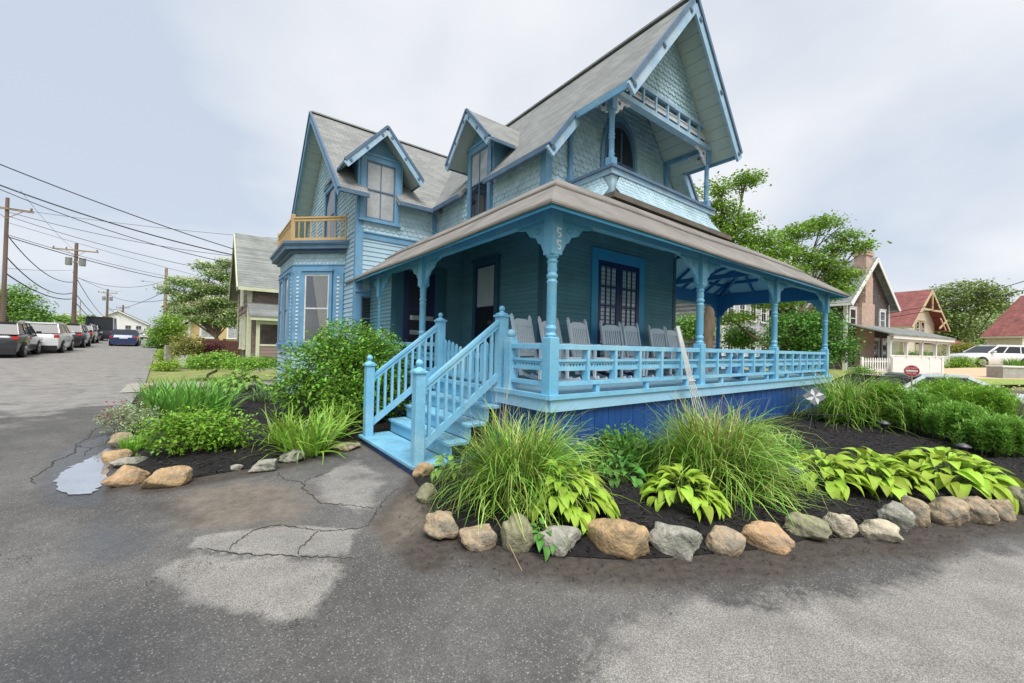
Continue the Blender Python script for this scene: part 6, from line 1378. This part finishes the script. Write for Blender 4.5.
def park(nm, u, d, Ln, wd, ht, kind, pm, label, cat, group=None, rz_=HD, dz=0):
    x, y = gd(u, d); c = np.array([x, y])+np.array([math.cos(rz_), math.sin(rz_)])*Ln/2*(1 if rz_ == HD else 0); z0 = float(gz(*c))
    t = vehicle(nm, (c[0], c[1], z0+dz), rz_, Ln, wd, ht, kind, pm, label, cat, group)
    if rz_ == HD: s_ = float(gz(*(c+[math.cos(rz_), math.sin(rz_)]))-gz(*(c-[math.cos(rz_), math.sin(rz_)])))/2; t.rotation_euler = (0, -math.atan(s_), rz_)
    return t
gp_ = 'vehicles parked along the left side of the street'
park('parked_suv', -11, 19.0, 4.7, 1.92, 1.74, 'suv', M['car_char'], 'dark grey SUV cut off by the left edge of the photo', 'suv', gp_)
park('parked_suv', 35, 23.0, 4.9, 1.98, 1.78, 'suv', M['car_white'], 'white SUV in the row of parked vehicles', 'suv', gp_)
park('parked_pickup', 63, 29.0, 4.9, 1.95, 1.75, 'suv', M['car_dark'], 'black SUV parked just ahead of the white one', 'suv', gp_)
park('parked_suv', 78, 36.0, 4.7, 1.9, 1.75, 'suv', M['car_char'], 'dark SUV parked fourth in the row', 'suv', gp_)
park('parked_suv', 86, 42.5, 4.7, 1.9, 1.75, 'suv', M['car_dark'], 'dark SUV parked last in the row before the van', 'suv', gp_)
park('camper_van', 99, 44, 4.6, 2.25, 2.6, 'van', M['car_char'], 'tall dark van with its rear to the camera', 'van')
park('blue_sedan', 123.5, 34.5, 4.7, 1.85, 1.42, 'sedan', M['car_blue'], 'dark blue sedan driving away in the middle of the street', 'car')
park('far_car', 140.5, 60, 4.5, 1.8, 1.5, 'suv', M['car_white'], 'small white car far up the street', 'car'); park('far_car', 147, 78, 4.5, 1.8, 1.45, 'sedan', bpy.data.materials['red lamp lens'], 'small red car farthest up the street', 'car')
park('parked_crossover', 991, 30.5, 4.8, 1.9, 1.62, 'suv', M['car_white'], 'white crossover parked side on beyond the gravel drive', 'suv', rz_=math.radians(138))
park('silver_car', 938, 14.0, 4.4, 1.8, 1.36, 'sedan', M['car_silver'], 'silver sedan passing behind the feathery plants', 'car', rz_=math.radians(-42)); park('black_car', 896, 14.2, 4.2, 1.8, 1.28, 'sedan', M['car_dark'], 'black car behind the round red sign', 'car', rz_=math.radians(-42))
# =================================================================== POLES AND WIRES
M['pole'] = mat('creosote pole', srgb(112, 94, 86), .9, .25, 4, bump=.5, bscale=20, stretch=(1, 1, .1)); M['pole2'] = mat('weathered pole', srgb(150, 132, 112), .9, .2, 4); M['wire'] = mat('cable', (.03, .03, .034), .6); M['can'] = mat('grey transformer', srgb(168, 172, 178), .5, .05, 4); M['insul'] = mat('insulator', srgb(120, 110, 110), .4)
POLES = []
def pole(u, vt, d, label, arm=2.4, cans=0, m='pole', r0=.17, rz_=.0, kink=0):
    x, y, z = GD(u, d); top = float(at(u, vt, d)[2])-z; t = thing('utility_pole', (x, y, z), rz_, label, 'utility pole', 'utility poles along the street'); u_ = 0; mb = MB(); mb.tube([(0, 0, -.3), (kink, 0, top)], [r0, r0*.68], 12); mb.build('pole', M[m], t)
    if arm:
        mb = MB(); mb.box(-arm/2, arm/2, -.16, -.06, top-.75, top-.63); mb.beam((-.7, -.1, top-.7), (0, -.1, top-1.3), .03, .04); mb.beam((.7, -.1, top-.7), (0, -.1, top-1.3), .03, .04); o = mb.build('crossarm', M['pole2'], t)
        for q in (-arm/2+.1, -arm*.2, arm/2-.1): mb = MB(); mb.lathe([(.03, 0), (.07, .05), (.04, .09), (.07, .13), (.03, .19)], (q, -.11, top-.63), 8); mb.build('insulator', M['insul'], o)
    for s in ((-1, 1)[:cans] if cans else ()):
        mb = MB(); mb.lathe([(.20, 0), (.24, .03), (.24, .68), (.26, .70), (.2, .78), (.05, .80)], (s*.48, -.05, top-2.15), 14); mb.box(min(s*.1, s*.3), max(s*.1, s*.3), -.1, 0, top-1.9, top-1.7); mb.build('transformer', M['can'], t)
    POLES.append((np.array([x, y, z]), top)); return t
pole(2, 197, 25, 'nearest utility pole, cut by the left edge', 2.2, 0, r0=.125, rz_=.05)
pole(73, 243, 39, 'tall brown utility pole with two transformer cans', 3.2, 2, r0=.19, rz_=-.15)
pole(106, 289, 76, 'third utility pole behind the black van', 2.6, 2, r0=.22, rz_=.1); pole(122, 305, 105, 'fourth utility pole far up the street', 2.6, 1, r0=.25); pole(131, 318, 140, 'farthest utility pole before the road ends', 2.6, 0, r0=.28); pole(79, 301, 88, 'thin bare pole behind the parked cars', 0, 0, 'pole2', r0=.12)
t = pole(164, 268, 47, 'weathered bare pole on the right side of the street', 0, 0, 'pole2', r0=.2)
def wire(a, b, sag, label, rad=.018, n=14):
    a = np.array(a); b = np.array(b); mb = MB(); mid = (a+b)/2; P_ = [a+(b-a)*i/n-mid+np.array([0, 0, -sag*4*(i/n)*(1-i/n)]) for i in range(n+1)]; mb.tube(P_, rad, 5); o = mb.build('overhead_cable', M['wire']); o.location = mid
    return tag(o, label, 'cable', 'overhead cables')
WG_ = [((-60, 140, 14), (300, 268, 24), .3, .022, 'highest cable crossing the sky from the upper left'), ((-40, 170, 17), (300, 267, 23), .5, .03, 'thick cable sweeping down from the left edge'), ((-40, 172, 17.3), (300, 274, 23), .7, .018, 'thin cable just under the thick one'),
 ((8, 208, 25), (300, 240, 27), .2, .012, 'thin cable from the nearest pole towards the shingled cottage'), ((8, 212, 25), (300, 262, 27), .5, .016, 'cable below the thin one at the nearest pole'), ((8, 216, 25), (300, 284, 27), .5, .016, 'second lower cable to the shingled cottage'), ((6, 222, 25), (300, 300, 29), .2, .011, 'thin cable over the dogwood'),
 ((5, 236, 25), (190, 283, 46), .3, .03, 'thick cable from the nearest pole past the transformers'), ((5, 234, 25), (190, 280, 46), .3, .018, 'cable running beside the thick one'),
 ((5, 232, 25), (73, 282, 39), .9, .03, 'sagging cable from the nearest pole to the transformer pole'), ((4, 254, 25), (72, 293, 39), .9, .035, 'heavily sagging cable below the transformers'), ((4, 272, 25), (71, 299, 39), .5, .04, 'lowest sagging cable over the street tree'),
 ((4, 268, 25), (73, 270, 39), .1, .012, 'nearly level thin cable above the street tree'), ((73, 272, 39), (106, 318, 76), .6, .03, 'cable dropping from the transformer pole to the third pole'), ((73, 290, 39), (106, 322, 76), .6, .035, 'lower cable from the transformer pole to the third pole'), ((72, 298, 39), (100, 324, 76), .4, .04, 'lowest cable between the transformer pole and the third pole'),
 ((73, 276, 39), (164, 281, 47), .9, .02, 'cable from the transformer pole across the street'), ((79, 278, 39), (122, 291, 90), .5, .02, 'short cable from the transformers up the street'), ((106, 293, 76), (164, 300, 47), .8, .03, 'cable from the third pole to the bare right hand pole'), ((108, 310, 76), (164, 292, 47), .5, .03, 'rising cable from the third pole to the right'),
 ((106, 305, 76), (131, 320, 140), .8, .04, 'far cable between the last poles'), ((20, 190, 25), (74, 250, 39), .2, .010, 'thin guy wire left of the transformer pole'),
 ((1060, 270, 22), (850, 318, 32), .4, .022, 'upper cable over the red roofed cottage'), ((1060, 281, 22), (850, 322, 33), .3, .022, 'lower cable over the red roofed cottage')]
for (a, b, sg, rd, lb) in WG_: wire(at(*a), at(*b), sg, lb, rd)
t = thing('street_lamp', tuple(POLES[6][0]), 0, 'small street lamp arm on the bare right hand pole', 'street lamp'); mb = MB(); tp = POLES[6][1]; mb.tube([(0, -.15, tp-2.2), (-1.2, -.15, tp-1.75), (-1.9, -.15, tp-1.7)], .04, 6); mb.build('lamp_arm', M['can'], t); mb = MB(); mb.lathe([(.05, -.1), (.16, -.05), (.1, .06), (.03, .1)], (-2.0, -.15, tp-1.7), 10); mb.build('lamp_head', M['can'], t)

# =================================================================== PORCH AND GARDEN THINGS
def rocking_chair(m, label, x, y, rz_, rock_=0.0):
    t = thing('rocking_chair', (x, y, .70), rz_, label, 'rocking chair', 'rocking chairs on the porch'); t.rotation_euler = (rock_, 0, rz_)
    mb = MB()                                          # front is -y
    for i in range(6): y0 = -.24+i*.083; mb.box(-.25, .25, y0, y0+.07, .405+.0*i-.02*i*.3, .425-.02*i*.3)
    mb.box(-.26, .26, -.26, -.24, .34, .41); mb.build('seat', m, t)
    tilt = .22; bz = lambda z: .24+(z-.40)*tilt
    mb = MB()
    for s in (-1, 1): mb.beam((s*.25, bz(.2)-.03, .12), (s*.25, bz(1.08), 1.08), .04, .045, up=(0, 1, 0)); mb.ball((s*.25, bz(1.10), 1.10), .022, 8)
    mb.build('back_posts', m, t)
    mb = MB()
    for i in range(8): x_ = -.19+i*.0543; mb.beam((x_, bz(.46), .46), (x_, bz(.93), .93), .034, .012, up=(0, 1, 0))
    mb.build('back_slats', m, t)
    mb = MB(); mb.prism([(-.24, bz(.93)-.015, .93), (.24, bz(.93)-.015, .93), (.24, bz(1.0)-.015, 1.0), (.12, bz(1.04)-.015, 1.045), (-.12, bz(1.04)-.015, 1.045), (-.24, bz(1.0)-.015, 1.0)], (0, .025, 0)); mb.build('top_rail', m, t)
    mb = MB(); mb.beam((-.24, bz(.45), .45), (.24, bz(.45), .45), .03, .05); mb.build('lower_back_rail', m, t)
    for s in (-1, 1):
        mb = MB(); mb.box(min(s*.23, s*.34), max(s*.23, s*.34), -.30, .30, .62, .645); mb.build('armrest', m, t)
        mb = MB(); mb.box(s*.28-.02, s*.28+.02, -.24, -.20, .08, .62); mb.build('front_leg', m, t)
        mb = MB(); P_ = [(s*.28, -.46+.125*i, .02+.42*((-.46+.125*i)/1.0-.0)**2*.8) for i in range(9)]
        for a, b in zip(P_[:-1], P_[1:]): mb.beam(a, b, .03, .05)
        mb.build('rocker', m, t)
    mb = MB(); mb.box(-.27, .27, -.235, -.21, .2, .23); mb.box(-.25, .25, .19, .22, .2, .23); mb.build('stretcher', m, t)
    return t
for k, (x, y, a, m, lb) in enumerate([(1.08, 1.45, .25, 'chair', 'grey white rocking chair hidden behind the corner post, leftmost of the row'), (1.62, 1.35, .12, 'chair', 'grey white rocking chair just right of the corner post'), (2.18, 1.25, .08, 'chair', 'third rocking chair from the left, before the plain wall'), (3.08, 1.3, -.05, 'chair2', 'rocking chair before the left leaf of the french doors'), (3.72, 1.3, .1, 'chair2', 'rocking chair before the right leaf of the french doors'), (4.72, 1.35, -.08, 'chair2', 'rocking chair right of the french doors'), (5.40, 1.35, .1, 'chair', 'rocking chair at the end of the wall, rightmost of the row')]):
    rocking_chair(M[m], lb, x, y, a+rnd.uniform(-.12, .12), rnd.uniform(-.06, .05))
rocking_chair(M['white'], 'white rocking chair with a blue cushion on the open porch', 6.3, 1.6, .5)
mb = MB(); mb.lathe([(.02, 0), (.11, .02), (.145, .11), (.135, .20), (.085, .27), (.07, .30), (.10, .35), (.10, .42), (.05, .48), (.01, .49)], (0, 0, 0), 14); o = mb.build('blue_ornament', mat('mottled blue cloth', srgb(92, 124, 172), .8, .35, 14))
o.location = (5.78, .42, .705); tag(o, 'rounded mottled blue figure standing on the deck behind the railing', 'ornament')
# fan trellis leaning on the railing
t = thing('fan_trellis', (2.62, -.42, -.1), 0, 'weathered white fan trellis leaning against the porch railing', 'trellis'); topz = 1.75; dx, dy = -.10, .30
for i in range(5):
    s = i-2; mb = MB(); a = np.array([.26+s*.10, 0, .0]); b = np.array([.04+s*.035, .16, .95]); c = np.array([dx+s*.017, dy, topz]); mb.beam(a, b, .008, .011); mb.beam(b, c, .008, .011); mb.build('slat', M['whitep'], t)
for z, wv in ((.35, .19), (.92, .09), (.12, .24)):
    f = z/topz; mb = MB(); mb.beam((.26+(dx-.26)*f-wv, dy*f-.012, z), (.26+(dx-.26)*f+wv, dy*f-.012, z), .012, .02); mb.build('cross_slat', M['whitep'], t)
# star plaque on a black stake
x, y = G(812, 434, .1); px_ = onplane(821, 395, 0, x+.35); t = thing('garden_stake', (x, y, hbed(x, y)), -.25, 'grey diamond plaque with a white pinwheel on black garden stake legs', 'garden stake'); z_ = 1.27-(395-353)*9.9/406.6-hbed(x, y)
def plaque():
    ct = np.array([.05, 0, .62]); e_ = .19; rt, up_ = np.array([.8, -.6, 0]), np.array([0, 0, 1.]); nn = np.array([-.6, -.8, 0])
    q = lambda a, b, o_=0: ct+rt*a+up_*b+nn*o_
    mb = MB(); mb.prism([q(-e_, 0), q(0, -e_*.82), q(e_, 0), q(0, e_*.82)], nn*.02); mb.build('plaque', mat('grey plaque', srgb(128, 132, 136), .6, .25, 16), t)
    mb = MB()
    for k in range(4):
        a = k*PI/2+.35; d1_ = np.array([math.cos(a), math.sin(a)]); d2 = np.array([-math.sin(a), math.cos(a)]); P_ = [(0, 0), d1_*.075+d2*.05, d1_*.15, d1_*.075-d2*.015]; mb.prism([q(p_[0], p_[1], .021) for p_ in P_], nn*.006)
    mb.build('pinwheel', M['white'], t)
    mb = MB(); mb.tube([ct+nn*-.01, (.0, 0, .3), (.0, 0, -.1)], .007, 5)
    for a, b in (((0, 0, .3), (-.28, -.1, -.05)), ((0, 0, .3), (.3, .1, -.05)), ((-.12, 0, .3), (.62, -.25, .3)), ((.62, -.25, .3), (.45, -.3, -.05)), ((.62, -.25, .3), (.8, -.1, -.05))): mb.tube([a, b], .007, 5)
    mb.build('stake', M['dark'], t)
plaque()
def path_light(u, v, label):
    x, y = G(u, v+10, .12); t = thing('path_light', (x, y, hbed(x, y)), 0, label, 'path light', 'dark path lights in the beds'); mb = MB(); mb.tube([(0, 0, -.05), (0, 0, .2)], .011, 8); mb.build('stem', M['dark'], t); mb = MB(); mb.lathe([(.045, .12), (.05, .19), (.05, .20)], (0, 0, 0), 14); mb.build('lamp_body', M['dark'], t)
    mb = MB(); mb.lathe([(.085, .195), (.09, .205), (.05, .235), (.012, .25)], (0, 0, 0), 16); mb.build('cap', mat('dark bronze', srgb(96, 94, 98), .4, .1, 5, metal=.4), t)
for u, v, lb in ((617, 456, 'dark path light between the two big fountain grasses'), (794, 480, 'dark path light left of the middle hosta'), (884, 426, 'dark path light at the back of the mulch bed'), (963, 445, 'dark path light in front of the feathery perennials')): path_light(u, v, lb)
# round red sign
x, y, z = GD(912, 12.2); t = thing('do_not_enter_sign', (x, y, z), 0, 'round red do not enter sign on a short post behind the plants', 'sign'); zc_ = 1.27-(371-356)*12.2/406.6-z; nn = unit([CAMP[0]-x, CAMP[1]-y, 0]); rt = np.array([-nn[1], nn[0], 0])
SWl = W((0, 0, zc_), rt, nn); mb = MB(); mb.disc((0, 0, zc_), nn, .178, .008, 28); mb.build('sign_rim', M['white'], t); mb = MB(); mb.disc(nn*.008+[0, 0, zc_], nn, .165, .004, 28); mb.build('sign_disc', mat('sign red', srgb(192, 40, 44), .4), t); mb = MB(); SWl.box(mb, -.13, .13, -.022, .03, .012, .016); mb.build('sign_bar', M['white'], t); mb = MB(); mb.tube([(0, 0, -.3), (0, 0, zc_-.05)], .02, 8); mb.build('sign_post', M['pole2'], t)
def lettering(txt, size, loc, nrm, parent, m, name='lettering'):
    cu = bpy.data.curves.new(name, 'FONT'); cu.body = txt; cu.size = size; cu.extrude = .001; cu.align_x = 'CENTER'; cu.align_y = 'CENTER'; tmp = bpy.data.objects.new(name+'_src', cu); C.objects.link(tmp)
    bpy.context.view_layer.update(); me = bpy.data.meshes.new_from_object(tmp.evaluated_get(bpy.context.evaluated_depsgraph_get())); bpy.data.objects.remove(tmp); me.materials.clear(); me.materials.append(m); o = bpy.data.objects.new(name, me); C.objects.link(o); o.parent = parent; o.location = loc; q = Vector(nrm).to_track_quat('Z', 'Y'); o.rotation_mode = 'QUATERNION'; o.rotation_quaternion = q; return o
lettering('DO NOT', .07, tuple(nn*.014+[0, 0, zc_+.085]), tuple(nn), t, M['white']); lettering('ENTER', .07, tuple(nn*.014+[0, 0, zc_-.075]), tuple(nn), t, M['white'])
# white planter boxes by the crossover, yellow rocker sign
for u, v, wv, lb in ((1012, 378, 1.5, 'pale square planter box on the lawn at the right'),):
    x, y, z = GD(u, 21); t = thing('planter_box', (x, y, z), -.75, lb, 'planter'); mb = MB(); mb.bev(-.8, .8, -.4, .4, 0, .62, .03); mb.build('box', M['n_greywall'], t); mb = MB(); mb.bev(-.84, .84, -.44, .44, .56, .64, .02); mb.build('rim', M['n_white'], t)
    hd = blades('foliage', 300, .4, .5, .3, .02, .6, .5, gm, t, 4, seed=91); hd.location = (.2, 0, .6)
# porch ceiling light
t = thing('ceiling_light', (5.15, .55, zc(.95)-.03), 0, 'small black light under the porch ceiling by the second post', 'light'); mb = MB(); mb.lathe([(.05, 0), (.05, -.02), (.015, -.03), (.015, -.08), (.07, -.1), (.075, -.13), (.03, -.15)], (0, 0, 0), 12); mb.build('lamp', M['dark'], t)
